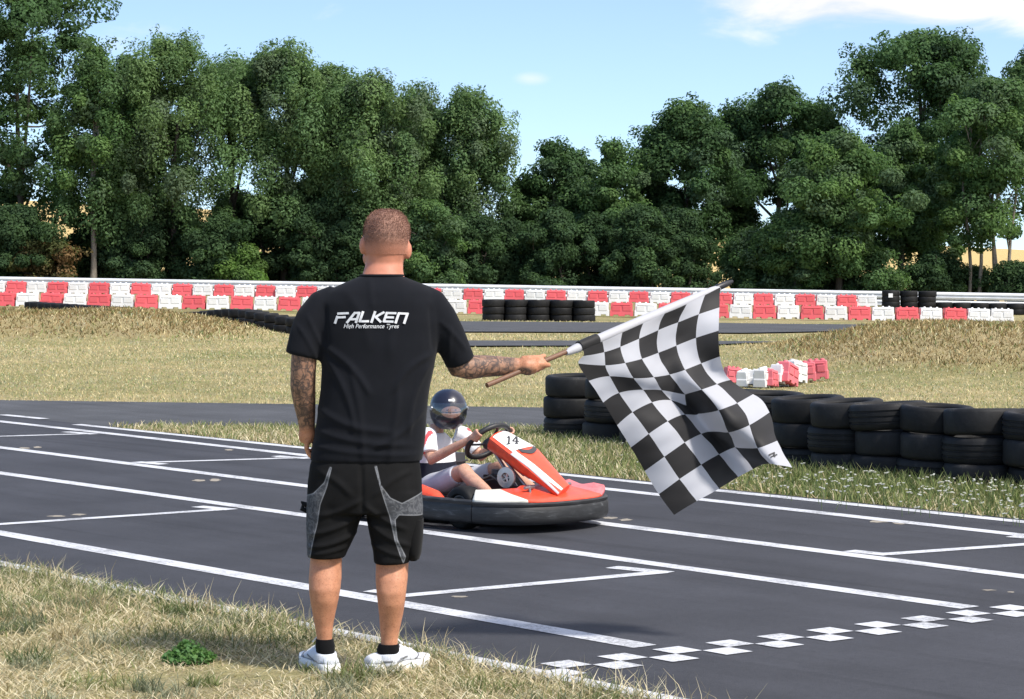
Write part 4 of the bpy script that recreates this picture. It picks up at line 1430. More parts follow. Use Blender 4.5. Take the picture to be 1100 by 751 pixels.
# ---- t-shirt
sh = MB()
sh.rings([hring(*r) for r in [(295.6, 388.5, 431.5, .022, .066), (298, 384, 436, .022, .072), (301, 376, 444, .022, .080), (306, 363, 456, .022, .094), (313, 350, 466, .022, .110), (325, 342.5, 471, .022, .124), (345, 341, 472.5, .022, .134),
          (370, 343, 470, .024, .138), (395, 345, 466, .026, .142), (420, 343.5, 461, .028, .146), (445, 340.5, 458.5, .030, .146), (470, 336.5, 456.5, .032, .146), (488, 333, 454.6, .033, .147), (496, 332, 453.8, .033, .146)]])
sh.tube([M(362, 318, .022), M(347, 327, .02), M(337, 343, .012), M(330.5, 360, .006), M(327, 374, .004), M(325, 383, .004)], [14 * SCL, 17.8 * SCL, 19.6 * SCL, 19.8 * SCL, 19.4 * SCL, 19.6 * SCL], 20)
sh.tube([M(448, 317, .022), M(462, 326, .028), M(472.5, 343, .042), M(481, 360, .056), M(488, 375, .07), M(494.6, 390.4, .085)], [14 * SCL, 17.6 * SCL, 18.8 * SCL, 18.2 * SCL, 17.2 * SCL, 16.6 * SCL], 20)
sme = fuse(sh, 0.0072, 18, man_o, 't_shirt')
co_ = vcoords(sme).copy(); nr_ = vnormals(sme)


def folds(c, seeds):
    out = np.zeros(len(c))
    for (p, q, w, amp, curve) in seeds:
        p = np.array(p); q = np.array(q); d = q - p; L = np.hypot(*d); d = d / L
        rel = c[:, [0, 2]] - p
        t = rel @ d; s = rel @ np.array([-d[1], d[0]]) - curve * np.sin(np.clip(t / L, 0, 1) * np.pi)
        out += amp * np.exp(-(s / w) ** 2) * sst(-0.15, 0.12, t / L) * (1 - sst(0.85, 1.15, t / L))
    return out


def mz(px, py):
    q = M(px, py) - man_o
    return (q.x, q.z)


def fold_set(lines):
    return [(mz(*a), mz(*b), w, amp, cv) for a, b, w, amp, cv in lines]


fs_ = fold_set([((350, 372), (398, 420), .012, .008, .02), ((352, 384), (384, 462), .012, .007, .02), ((464, 380), (425, 418), .012, .008, -.02), ((460, 392), (440, 466), .012, .007, -.02),
                ((345, 440), (420, 462), .014, .007, -.02), ((342, 462), (440, 476), .012, .007, -.015), ((454, 440), (400, 480), .012, .007, .02), ((350, 330), (352, 378), .010, -.006, .0), ((463, 330), (466, 376), .010, -.006, .0),
                ((398, 300), (402, 330), .012, .004, .0), ((372, 312), (398, 372), .02, .004, .02), ((440, 312), (420, 380), .02, .004, -.02), ((338, 478), (450, 487), .010, .005, -.01), ((380, 400), (392, 490), .013, .006, .01), ((430, 420), (420, 490), .013, .006, .0),
                ((322, 350), (340, 384), .008, .005, .005), ((332, 340), (346, 372), .008, .005, .0), ((484, 352), (482, 392), .009, .005, .0), ((474, 346), (500, 376), .009, .005, .005)])
dsp = folds(co_, fs_)
dsp += 0.0025 * np.array([noise.noise(Vector(c) * 9) for c in co_])
dsp *= sst(0.0, 0.06, 1.58 - 0.0 - co_[:, 2])
co_ += nr_ * dsp[:, None]
sme.vertices.foreach_set('co', co_.ravel()); sme.update()
sme.materials.append(MAT['black_cotton'])
shirt = link('t_shirt', sme, man)
# hem and sleeve seams, collar rib
clr = MB()
clr.tube([p - man_o for p in hring(296.2, 387.5, 432.5, .022, .067, 36)], 0.006, 8, closed=True)
clr.build('collar', MAT['black_cotton'], shirt, smooth=60)

# ---- lettering printed on the back
bvh = BVHTree.FromPolygons([Vector(c) for c in co_], [tuple(p.vertices) for p in sme.polygons])


def on_shirt(px, py, off=0.0022):
    q = M(px, py) - man_o
    hit = bvh.ray_cast(Vector((q.x, -0.8, q.z)), Vector((0, 1, 0)))
    y = hit[0].y if hit[0] is not None else -0.1
    return Vector((q.x, y - off, q.z))


STROKES = {
    'F': [[(0.02, 0), (0.02, 0.62)], [(0.02, 0.54), (0.82, 0.54)], [(0.0, 0.93), (1, 0.93)]],
    'A': [[(0.04, 0), (0.48, 0.93), (0.93, 0.93), (0.93, 0)], [(0.32, 0.30), (0.93, 0.30)]],
    'L': [[(0.08, 1), (0.08, 0.08), (0.92, 0.08)]],
    'K': [[(0.08, 0), (0.08, 1)], [(0.95, 0.97), (0.30, 0.52), (0.95, 0.04)]],
    'E': [[(0.95, 0.92), (0.08, 0.92), (0.08, 0.08), (0.95, 0.08)], [(0.08, 0.5), (0.85, 0.5)]],
    'N': [[(0.08, 0), (0.08, 0.92), (0.92, 0.92), (0.92, 0)]],
}
lt = MB(); loff = 0.002
x0, x1, yb, yt = 361.5, 438.5, 345.2, 334.6
cw = (x1 - x0) / 6
for i, ch in enumerate('FALKEN'):
    for st in STROKES[ch]:
        loff += 0.00012
        wd = 1.35            # stroke half width in photo px
        pts = []
        for a, b in st:
            xx = x0 + cw * i + a * cw * 0.84
            # the baseline bows slightly over the back
            t = (xx - 399) / 40
            yy = yb + (yt - yb) * b + 1.2 * t * t
            pts.append((xx + 3.6 * b, yy))
        for (ax, ay), (bx2, by2) in zip(pts[:-1], pts[1:]):
            loff += 0.00008
            dx, dy = bx2 - ax, by2 - ay; L = math.hypot(dx, dy); dx, dy = dx / L, dy / L
            nxx, nyy = -dy * wd, dx * wd
            ax2, ay2, bx3, by3 = ax - dx * 0.9, ay - dy * 0.9, bx2 + dx * 0.9, by2 + dy * 0.9
            k = max(2, int(L / 2.5)); vs = []; fcs = []
            for j in range(k + 1):
                t = j / k; cx, cy = ax2 + (bx3 - ax2) * t, ay2 + (by3 - ay2) * t
                vs += [on_shirt(cx + nxx, cy + nyy * 0.85, loff), on_shirt(cx - nxx, cy - nyy * 0.85, loff)]
            fcs = [(2 * j, 2 * j + 1, 2 * j + 3, 2 * j + 2) for j in range(k)]
            lt.add(vs, fcs)
lt.build('lettering', MAT['shirt_print'], shirt)
cu = bpy.data.curves.new('txt', 'FONT'); cu.body = 'High Performance Tyres'; cu.size = 1.0; cu.shear = 0.3; cu.offset = 0.012
tob = bpy.data.objects.new('txt', cu); COL.objects.link(tob)
dg = bpy.context.evaluated_depsgraph_get(); dg.update()
tme = bpy.data.meshes.new_from_object(tob.evaluated_get(dg)); bpy.data.objects.remove(tob)
tv = vcoords(tme); a0, a1 = tv[:, 0].min(), tv[:, 0].max(); h0, h1 = tv[:, 1].min(), tv[:, 1].max()
tv2 = np.array([on_shirt(371 + (v[0] - a0) / (a1 - a0) * 59, 353.2 - (v[1] - h0) / (h1 - h0) * 6.0, 0.003) for v in tv])
tme.vertices.foreach_set('co', tv2.ravel()); tme.update(); tme.materials.clear(); tme.materials.append(MAT['shirt_print'])
link('lettering', tme, shirt)

# ---- shorts
st_ = MB()
st_.rings([hring(*r) for r in [(482, 339, 450, .03, .128), (500, 332, 451.5, .028, .138), (520, 330, 453, .026, .142), (538, 329.5, 453.5, .024, .138), (550, 331, 452, .022, .126)]])
st_.rings([hring(*r) for r in [(528, 330, 392, .02, .115), (545, 329, 391, .02, .112), (560, 328.6, 386.6, .018, .108), (578, 329, 380, .015, .102), (592, 330, 373, .012, .096), (599, 330.6, 370, .012, .094)]])
st_.rings([hring(*r) for r in [(528, 391, 453, .02, .115), (545, 392, 454, .02, .112), (560, 394, 453.6, .018, .108), (578, 397.6, 448.6, .015, .102), (594, 401, 443, .012, .096), (605, 402, 439.6, .012, .094)]])
stm = fuse(st_, 0.0068, 6, man_o, 'shorts')
co2 = vcoords(stm).copy(); nr2 = vnormals(stm)
f2 = fold_set([((388, 535), (345, 552), .010, .008, .01), ((386, 552), (336, 572), .010, .009, .012), ((380, 572), (334, 586), .009, .009, .01), ((372, 586), (334, 594), .007, .006, .004), ((394, 540), (436, 566), .010, .008, -.01),
               ((398, 560), (440, 584), .010, .008, -.01), ((402, 584), (438, 596), .008, .007, -.006), ((390, 500), (391, 545), .008, -.008, .0), ((345, 505), (380, 530), .012, .006, .01), ((440, 505), (404, 530), .012, .006, -.01)])
co2 += nr2 * (folds(co2, f2) + 0.003 * np.array([noise.noise(Vector(c) * 11) for c in co2]))[:, None]
stm.vertices.foreach_set('co', co2.ravel()); stm.update()
vq = vcoords(stm); qx = CXP + (vq[:, 0] + man_o.x) / MY * F; qy = HZ + (EYE - vq[:, 2]) / MY * F


def sdist(x, z, poly):
    d = np.full(len(x), 1e9); n = len(poly)
    for i in range(n):
        a = np.array(poly[i], float); b = np.array(poly[(i + 1) % n], float); ab = b - a
        t = np.clip(((x - a[0]) * ab[0] + (z - a[1]) * ab[1]) / (ab @ ab), 0, 1)
        d = np.minimum(d, np.hypot(x - a[0] - t * ab[0], z - a[1] - t * ab[1]))
    return np.where(in_poly(x, z, poly), d, -d)


pa_ = [(356, 499), (358.5, 500), (353, 522), (346, 540), (343, 560), (338, 580), (334, 600), (318, 600), (318, 536), (338, 528), (350, 516)]
pb_ = [(403.5, 498), (406.5, 498), (411, 518), (421, 532), (433, 538), (458, 526), (458, 553), (430, 551), (426, 556), (428, 576), (437, 596), (434, 604), (425, 578), (420, 554), (412, 528)]
sdv = np.maximum(sdist(qx, qy, pa_), sdist(qx, qy, pb_))
at_ = stm.attributes.new('panel', 'FLOAT', 'POINT'); at_.data.foreach_set('value', sdv.astype(np.float32))
stm.materials.append(MAT['shorts_cloth'])
shorts = link('shorts', stm, man)
pk = MB(); pk.rings([[p - man_o for p in hring(*r)] for r in [(556, 437, 455, .02, .075), (575, 434, 454.5, .02, .078), (594, 435, 452.5, .02, .072), (602, 438, 450, .02, .055)]])
pk.build('cargo_pocket', MAT['black_twill'], shorts, smooth=60, bevel=0.006)
tb = MB(); tb.tube([M(330, 543, .0) - man_o, M(325, 541, .01) - man_o, M(324.5, 547, .01) - man_o, M(330, 549, .0) - man_o], [.012, .011, .011, .01], 8)
tb.build('pocket_flap', MAT['black_twill'], shorts, smooth=60)

# ---- socks and shoes
for (r0, f0, f1, lacex) in (([(686.5, 339.2, 358, .008, .037), (694, 338.6, 359.6, .008, .039), (702, 339.5, 359.5, .012, .040), (710, 341, 358, .016, .034)], LF0, LF1, 1),
                            ([(692, 406.5, 428.6, .008, .037), (698, 404.6, 429, .01, .040), (704, 405, 428, .014, .040), (711, 407, 426, .016, .034)], RF0, RF1, 1)):
    sk = MB(); sk.rings([[p - man_o for p in hring(*r, p=2.1)] for r in r0])
    sk.build('sock', MAT['sock_knit'], man, smooth=70)
    d = Vector((f1.x - f0.x, f1.y - f0.y, 0)).normalized(); n_ = Vector((-d.y, d.x, 0))
    heel = Vector((f0.x, f0.y, 0)) - d * 0.044 - man_o
    rows = [(0.000, .022, .030, .056), (0.007, .031, .024, .068), (0.030, .038, .022, .074), (0.070, .041, .022, .078), (0.110, .042, .022, .094), (0.150, .045, .022, .092), (0.185, .049, .022, .078), (0.225, .051, .022, .064), (0.260, .046, .022, .054), (0.288, .034, .022, .044), (0.302, .016, .024, .036)]
    up = MB(); rs_ = []
    for (x, w_, z0, z1) in rows:
        row = []
        for i in range(18):
            t = 2 * math.pi * i / 18; ct, s_t = math.cos(t), math.sin(t)
            zz0 = (z0 + z1) / 2; hh = (z1 - z0) / 2
            wv = w_ * (1.0 if s_t < 0 else 1.0 - 0.35 * s_t)
            row.append(heel + d * x + n_ * wv * math.copysign(abs(ct) ** 0.75, ct) + Vector((0, 0, zz0 + hh * math.copysign(abs(s_t) ** 0.8, s_t))))
        rs_.append(row)
    up.rings(rs_)
    lr = r0[-2]; ank = M((lr[1] + lr[2]) / 2, 710, lr[3]) - man_o; ank.z = 0
    up.rings([[ank + d * (0.050 * k * math.cos(t) + sh_) + n_ * 0.0455 * k * math.sin(t) + Vector((0, 0, z + 0.006 * math.cos(t))) for t in (2 * math.pi * i / 20 for i in range(20))] for z, k, sh_ in ((0.028, 0.98, 0.0), (0.05, 1.0, 0.0), (0.072, 0.97, 0.002), (0.080, 0.90, 0.004))])
    ume = fuse(up, 0.0042, 4, None, 'shoe'); ume.materials.append(MAT['shoe_white'])
    shoe = link('shoe', ume, man)
    so_ = MB(); ring = []
    for sgn in (1, -1):
        rr_ = rows if sgn == 1 else rows[::-1]
        for (x, w_, z0, z1) in rr_:
            ring.append(heel + d * (x * 1.015 - 0.004) + n_ * (w_ + 0.005) * sgn)
    rs_ = []
    for z, k in ((0.002, 0.985), (0.006, 1.0), (0.020, 1.0), (0.034, 0.985), (0.037, 0.96)):
        cen = heel + d * 0.15
        rs_.append([cen + (p - cen) * k + Vector((0, 0, z + 0.012 * max(0, ((p - heel).dot(d) - 0.24) / 0.06) * (1 if z > .01 else .5))) for p in ring])
    so_.rings(rs_); so_.build('sole', MAT['shoe_sole'], shoe, smooth=50)
    la = MB()
    for q in range(4):
        x = 0.135 + 0.024 * q; zt = float(np.interp(x, [r[0] for r in rows], [r[3] for r in rows])) + 0.003
        for s in (1, -1):
            la.tube([heel + d * x + n_ * 0.026 * s + Vector((0, 0, zt - 0.010)), heel + d * (x + 0.006) + Vector((0, 0, zt + 0.004)), heel + d * (x + 0.02) - n_ * 0.026 * s + Vector((0, 0, zt - 0.014))], 0.003, 6)
    tp = heel + d * 0.118 + Vector((0, 0, 0.104))
    la.tube([tp, tp + d * 0.012 + n_ * 0.02 + Vector((0, 0, 0.022)), tp + d * 0.03 + n_ * 0.03 + Vector((0, 0, 0.002))], 0.003, 6)
    la.tube([tp, tp + d * 0.014 - n_ * 0.02 + Vector((0, 0, 0.022)), tp + d * 0.034 - n_ * 0.03 + Vector((0, 0, 0.0))], 0.003, 6)
    la.build('laces', MAT['shoe_sole'], shoe, smooth=60)
    ub = BVHTree.FromPolygons([v.co.copy() for v in ume.vertices], [tuple(pp_.vertices) for pp_ in ume.polygons])
    mkk = MB()
    for sd in (1, -1):          # dark stripe, seam and eyelet marks along both flanks
        for (ax, az, bx3, bz) in ((0.045, 0.046, 0.075, 0.046), (0.10, 0.040, 0.165, 0.056), (0.012, 0.040, 0.30, 0.040), (0.20, 0.042, 0.235, 0.058)):
            pts_ = []
            for q in range(9):
                t = q / 8; src = heel + d * (ax + (bx3 - ax) * t) + n_ * 0.2 * sd + Vector((0, 0, az + (bz - az) * t))
                h = ub.ray_cast(src, -n_ * sd)
                if h[0] is not None: pts_.append(h[0] + n_ * sd * 0.0005)
            if len(pts_) > 2: mkk.tube(pts_, 0.0014 if ax == 0.012 else 0.0032, 6)
    mkk.build('side_mark', MAT['shoe_grey'], shoe, smooth=60)
    tg = MB(); tg.tube([tp - d * 0.02 + Vector((0, 0, -.01)), tp + Vector((0, 0, .004)), tp + d * 0.04 + Vector((0, 0, -.014))], [0.018, 0.02, 0.018], 10, flat=0.35)
    tg.build('tongue', MAT['shoe_white'], shoe, smooth=60)
# ================================================================== chequered flag
simple('pole_wood', (0.17, 0.085, 0.05), 0.55, var=0.25, scale=40)
simple('flag_tip', (0.02, 0.02, 0.024), 0.4)


def mat_flag(name, col, tr):
    m, nt, b = new_mat(name)
    v = objco(nt)
    f = tex_noise(nt, 500, 2, 0.5, v)
    b.inputs['Base Color'].default_value = (*col, 1)
    b.inputs['Roughness'].default_value = 0.6
    b.inputs['Specular IOR Level'].default_value = 0.25
    b.inputs['Sheen Weight'].default_value = 0.1
    bump(nt, b, f, 0.1, 0.001)
    t = nt.nodes.new('ShaderNodeBsdfTranslucent'); t.inputs['Color'].default_value = (*[min(1, c * 1.1) for c in col], 1)
    ms = nt.nodes.new('ShaderNodeMixShader'); ms.inputs[0].default_value = tr
    nt.links.new(b.outputs[0], ms.inputs[1]); nt.links.new(t.outputs[0], ms.inputs[2])
    nt.links.new(ms.outputs[0], nt.nodes['Material Output'].inputs['Surface'])
    MAT[name] = m


mat_flag('flag_white', (0.53, 0.535, 0.575), 0.30)
mat_flag('flag_black', (0.022, 0.021, 0.022), 0.12)
mat_flag('flag_sleeve', (0.48,0.48,0.51), 0.1)

flag_o = pole_pt(600)
flag = empty('chequered_flag', flag_o, 0, 'black and white chequered flag on a wooden pole held out by the man', 'flag')
pl = MB()
pts = [pole_pt(x) - flag_o for x in np.linspace(523, 772, 12)]
pl.tube(pts, [0.0105] * 11 + [0.009], 12)
pl.build('pole', MAT['pole_wood'], flag, smooth=50)
tp_ = MB(); tp_.tube([pole_pt(769) - flag_o, pole_pt(772) - flag_o, pole_pt(780) - flag_o, pole_pt(787) - flag_o], [0.013, 0.015, 0.014, 0.006], 12)
tp_.build('pole_cap', MAT['flag_tip'], flag, smooth=50)
sv = MB(); xs = [608, 612, 620, 640, 665, 700, 735, 765, 772]
sv.tube([pole_pt(x) - flag_o + Vector((0, -0.002, -0.004)) for x in xs], [0.013, 0.017, 0.021, 0.022, 0.023, 0.023, 0.022, 0.019, 0.014], 14, flat=0.9)
sv.build('sleeve', MAT['flag_sleeve'], flag, smooth=60)
bd = MB(); bd.tube([pole_pt(x) - flag_o + Vector((0, -0.004, 0.0)) for x in (622, 628, 634, 641)], [0.024, 0.025, 0.0255, 0.0245], 14, flat=0.9)
bd.build('black_band', MAT['flag_black'], flag, smooth=60)
# cloth corners of the 7 x 9 squares: (x, y) in two enlargements of the photo, turned into positions on the hanging cloth
C4 = lambda x, y: (600 + x / 5.778, 300 + y / 5.778)
C5 = lambda x, y: (620 + x / 4.583, 400 + y / 4.583)
R = {
    0: [C4(150, 436), C4(268, 388), C4(395, 332), C4(525, 274), C4(660, 214), C4(795, 154), C4(915, 96), C4(1004, 50)],
    1: [C4(170, 480), C4(292, 445), C4(370, 420), C4(492, 362), C4(615, 303), C4(732, 262), C4(870, 208), C4(1000, 170)],
    2: [C4(95, 508), C4(300, 558), C4(418, 515), C4(500, 503), C4(600, 460), C4(715, 413), C4(840, 358), C4(992, 318)],
    3: [C4(188, 628), C4(302, 568), C4(468, 635), C4(605, 612), C4(690, 600), C4(778, 570), C4(865, 535), C4(994, 478)],
    4: [C5(130, 148), C5(190, 97), C5(338, 78), C5(408, 95), C5(535, 103), C5(612, 86), C5(690, 52), C5(735, 50)],
    5: [C5(195, 260), C5(268, 192), C5(360, 133), C5(452, 120), C5(562, 190), C5(705, 187), C5(805, 145), C5(875, 104)],
    6: [C5(265, 368), C5(350, 303), C5(455, 233), C5(525, 195), C5(600, 213), C5(742, 318), C5(852, 262), C5(958, 185)],
    7: [C5(332, 487), C5(425, 417), C5(537, 338), C5(612, 300), C5(662, 284), C5(780, 364), C5(885, 398), C5(975, 340)],
    8: [C5(400, 602), C5(502, 527), C5(612, 448), C5(702, 397), C5(780, 364), C5(868, 475), C5(936, 440), C5(1056, 472)],
    9: [C5(478, 703), C5(588, 632), C5(700, 573), C5(793, 512), C5(868, 475)],
}
RIGHT4 = {5: C5(600, 213), 6: C5(662, 284)}


def depth(u, v, right=False):
    base = pole_pt(617).y + 0.062 * u
    k = min(v / 2.5, 1.0)
    d = base
    d += 0.042 * max(0, v - 2.5) if (u <= 4 and not right) else -0.022 * v
    if u <= 4 and not right:
        d += k * (0.062 * math.sin(1.5 * u + 0.35 * v) - 0.05 * min(1, v / 6))
    else:
        d += k * (0.085 * math.sin(1.75 * u - 0.9 * v + 0.6) - 0.03)
    if (u, v) in ((2, 4), (3, 4), (3, 5), (2, 5)): d += 0.06       # tucked pleat
    if (u, v) in ((4, 5), (4, 6), (4, 7)): d += 0.02
    if (u, v) == (0, 2): d -= 0.03
    if (u, v) in ((7, 4), (7, 5)): d += 0.05
    return d


vid = {}; fv = []


def vtx(u, v, right=False):
    if right and u == 4 and v in RIGHT4:
        key = ('x', v); px, py = RIGHT4[v]
        if v == 5: key = (4, 6); px, py = R[6][4]
        if v == 6: key = (4, 7); px, py = R[7][4]
    elif u == 5 and v == 7: key = (4, 8); px, py = R[8][4]
    elif u == 5 and v == 8: key = (4, 9); px, py = R[9][4]
    else: key = (u, v); px, py = R[v][u]
    if key not in vid:
        vid[key] = len(fv)
        uu, vv = key
        fv.append(P(px, py, depth(uu, vv, right)))
    return vid[key]


ff = []; fmat = []
for v in range(9):
    for u in range(4):
        ff.append((vtx(u, v), vtx(u + 1, v), vtx(u + 1, v + 1), vtx(u, v + 1))); fmat.append((u + v) % 2)
for v in range(8):
    for u in range(4, 7):
        if u == 4 and v >= 6: continue
        q = [vtx(u, v, True), vtx(u + 1, v, True), vtx(u + 1, v + 1, True), vtx(u, v + 1, True)]
        ff.append(tuple(q)); fmat.append((u + v) % 2)
ff.append((vtx(4, 7), vtx(5, 6, True), vtx(4, 8))); fmat.append(0)
ff.append((vtx(4, 4), vtx(4, 6), vtx(4, 5))); fmat.append(0)
fm2 = bpy.data.meshes.new('cloth')
fm2.from_pydata([tuple(p - flag_o) for p in fv], [], ff)
fm2.polygons.foreach_set('material_index', [1 if m == 0 else 0 for m in fmat])
fm2.polygons.foreach_set('use_smooth', [True] * len(ff))
fm2.materials.append(MAT['flag_white']); fm2.materials.append(MAT['flag_black'])
cloth = link('cloth', fm2, flag)
ss = cloth.modifiers.new('s', 'SUBSURF'); ss.levels = 3; ss.render_levels = 3; ss.boundary_smooth = 'PRESERVE_CORNERS'
dg = bpy.context.evaluated_depsgraph_get(); dg.update()
cme = bpy.data.meshes.new_from_object(cloth.evaluated_get(dg))
cloth.modifiers.clear(); cloth.data = cme; cme.name = 'cloth'
# fine wrinkles
cc1 = vcoords(cme).copy(); nn1 = vnormals(cme)
cc1 += nn1 * (0.0065 * np.array([noise.noise(Vector((c[0] * 9 + c[2] * 5, c[1] * 6, c[2] * 16 - c[0] * 8))) for c in cc1]))[:, None]
cme.vertices.foreach_set('co', cc1.ravel()); cme.update()
# small dark print on the white tail corner
bv = BVHTree.FromPolygons([Vector(c) for c in cc1], [tuple(p.vertices) for p in cme.polygons])
pm = MB()
for (ax, ay, bx2, by2, wd) in [(826, 489, 832.5, 486.2, 1.0), (828, 491, 835, 488.2, 0.8), (831, 486.5, 832.5, 491, 0.8)]:
    def hit(px, py):
        o = P(px, py, 9.0); e = Vector((0, 0, EYE)); d = (o - e).normalized()
        h = bv.ray_cast(e - flag_o, d)
        return (h[0] - d * 0.004) if h[0] is not None else (P(px, py, 10.4) - flag_o)
    dx, dy = bx2 - ax, by2 - ay; L = math.hypot(dx, dy); nxx, nyy = -dy / L * wd, dx / L * wd
    pm.add([hit(ax + nxx, ay + nyy), hit(ax - nxx, ay - nyy), hit(bx2 - nxx, by2 - nyy), hit(bx2 + nxx, by2 + nyy)], [(0, 1, 2, 3)])
pm.build('printed_mark', MAT['flag_tip'], cloth)
# ================================================================== kart
simple('kart_red', (0.74, 0.075, 0.030), 0.42, var=0.20, scale=22, coat=0.15, bmp=0.05, bscale=30)
simple('kart_pink', (0.72, 0.17, 0.18), 0.5, var=0.25, scale=40)
simple('kart_cream', (0.72, 0.69, 0.60), 0.4, var=0.08, scale=8)
simple('kart_white', (0.78, 0.78, 0.78), 0.35, var=0.05)
simple('kart_black', (0.018, 0.018, 0.02), 0.5)
simple('kart_steel', (0.32, 0.32, 0.33), 0.38, 0.8)
simple('kart_alloy', (0.55, 0.55, 0.56), 0.35, 0.7)
simple('kart_engine', (0.06, 0.06, 0.065), 0.5, 0.3)
simple('kart_blue_grey', (0.40, 0.43, 0.50), 0.5)


def mat_bumper():
    m, nt, b = new_mat('bumper_rubber')
    v = objco(nt)
    mp = nt.nodes.new('ShaderNodeMapping'); mp.inputs['Scale'].default_value = (3, 3, 16); nt.links.new(v, mp.inputs['Vector'])
    f = tex_noise(nt, 2.2, 7, 0.75, mp.outputs[0], 0.5)
    g = tex_noise(nt, 9, 5, 0.6, v)
    c = ramp(nt, f, [(0.35, (0.012, 0.0125, 0.0135)), (0.52, (0.021, 0.022, 0.024)), (0.60, (0.04, 0.042, 0.045)), (0.68, (0.12, 0.125, 0.13))])
    c = mix(nt, 1.0, c, ramp(nt, g, [(0.3, (0.8,) * 3), (0.7, (1.15,) * 3)]), 'MULTIPLY')
    nt.links.new(c, b.inputs['Base Color'])
    b.inputs['Roughness'].default_value = 0.55
    bump(nt, b, f, 0.15, 0.004)
    MAT['bumper_rubber'] = m


mat_bumper()
KO = Vector((-0.424, 15.59, 0.008))
HX, HY = 0.72, -0.694
kang = math.atan2(HY, HX)
kart = empty('go_kart', KO, kang, 'red and white racing kart with plate 14 and a full black bumper', 'kart')
GRP = None


def K(px, py, y):
    """kart-local point whose picture is (px, py) at lateral offset y (left positive)"""
    k = (px - CXP) / F
    x = (k * (KO.y + HX * y) - KO.x + HY * y) / (HX - HY * k) if False else None
    # world: X = KO.x + HX*x - HY*y ; Y = KO.y + HY*x + HX*y
    x = (k * (KO.y + HX * y) - KO.x + HY * y) / (HX - k * HY)
    Y = KO.y + HY * x + HX * y
    return Vector((x, y, EYE - (py - HZ) / F * Y - KO.z))


def kb(mb, name, mat, parent=None, smooth=45, bevel=0.0):
    return mb.build(name, mat, parent or kart, None, smooth, bevel)


# ---- surrounding bumper in sections
half = [(1.135, 0.0), (1.128, 0.135), (1.095, 0.26), (1.035, 0.365), (0.955, 0.435), (0.86, 0.482), (0.75, 0.502), (0.5, 0.51), (0.2, 0.51), (-0.1, 0.51), (-0.35, 0.505), (-0.50, 0.47), (-0.60, 0.39), (-0.65, 0.27), (-0.665, 0.12), (-0.665, 0)]


def smooth_line(pts, n):
    P_ = [Vector((p[0], p[1], 0)) for p in pts]; L = [0]
    for a, b in zip(P_[:-1], P_[1:]): L.append(L[-1] + (b - a).length)
    out = []
    for i in range(n):
        s = L[-1] * i / (n - 1); j = max(k for k in range(len(L)) if L[k] <= s + 1e-9); j = min(j, len(P_) - 2)
        t = (s - L[j]) / (L[j + 1] - L[j])
        p0, p1, p2, p3 = P_[max(j - 1, 0)], P_[j], P_[j + 1], P_[min(j + 2, len(P_) - 1)]
        out.append(0.5 * ((2 * p1) + (p2 - p0) * t + (2 * p0 - 5 * p1 + 4 * p2 - p3) * t * t + (3 * p1 - p0 - 3 * p2 + p3) * t ** 3))
    return out


def bumper_section(pts, n, ztop=0.182, zbot=0.052):
    line = smooth_line(pts, n)
    prof = [(0.0, zbot + 0.012), (-0.012, zbot), (-0.06, zbot), (-0.06, ztop - 0.002), (-0.03, ztop), (-0.004, ztop - 0.001), (0.003, ztop - 0.008), (0.002, ztop - 0.022), (-0.002, ztop - 0.027), (0.006, (ztop + zbot) / 2 + .02), (0.006, zbot + 0.03)]
    rs_ = []
    for i, p in enumerate(line):
        t = (line[min(i + 1, n - 1)] - line[max(i - 1, 0)]).normalized()
        nn = Vector((t.y, -t.x, 0))
        if nn.dot(p - Vector((0.25, 0, 0))) < 0: nn = -nn
        rs_.append([p + nn * d + Vector((0, 0, z)) for d, z in prof])
    mb = MB(); mb.rings(rs_)
    return mb


fr_pts = [(x, -y) for x, y in half[:7]][::-1] + half[1:7]
kb(bumper_section(fr_pts, 44), 'bumper', MAT['bumper_rubber'])['label'] = 'scuffed black front section of the wrap-around bumper'
for s in (-1, 1):
    kb(bumper_section([(x - 0.006 if i == 0 else x, s * y) for i, (x, y) in enumerate(half[6:12])], 22, 0.187), 'bumper', MAT['bumper_rubber'])['label'] = 'scuffed black side section of the wrap-around bumper'
kb(bumper_section([(x, -y) for x, y in half[11:]] + [(x, y) for x, y in half[11:-1]][::-1], 26), 'bumper', MAT['bumper_rubber'])['label'] = 'black rear section of the wrap-around bumper'

# ---- frame tubes and floor
fr_ = MB()
for s in (-1, 1):
    fr_.tube([(-0.55, 0.30 * s, 0.10), (-0.2, 0.30 * s, 0.085), (0.3, 0.27 * s, 0.08), (0.55, 0.20 * s, 0.08), (0.95, 0.18 * s, 0.085), (1.07, 0.10 * s, 0.085)], 0.016, 10)
    fr_.tube([(-0.3, 0.30 * s, 0.09), (-0.28, 0.46 * s, 0.10), (0.35, 0.46 * s, 0.10), (0.38, 0.26 * s, 0.085)], 0.012, 8)
fr_.tube([(0.55, -0.22, 0.085), (0.55, 0.22, 0.085)], 0.015, 10)
fr_.tube([(-0.42, -0.42, 0.135), (-0.42, 0.42, 0.135)], 0.016, 10)
fr_.tube([(1.05, -0.12, 0.085), (1.07, 0.12, 0.085)], 0.014, 10)
kb(fr_, 'frame', MAT['kart_steel'])
fl = MB(); fl.prism([(1.06, -0.14), (1.06, 0.14), (0.6, 0.24), (0.1, 0.30), (-0.1, 0.30), (-0.1, -0.30), (0.1, -0.30), (0.6, -0.24)], 0.06, 0.066)
kb(fl, 'floor_pan', MAT['kart_engine'])
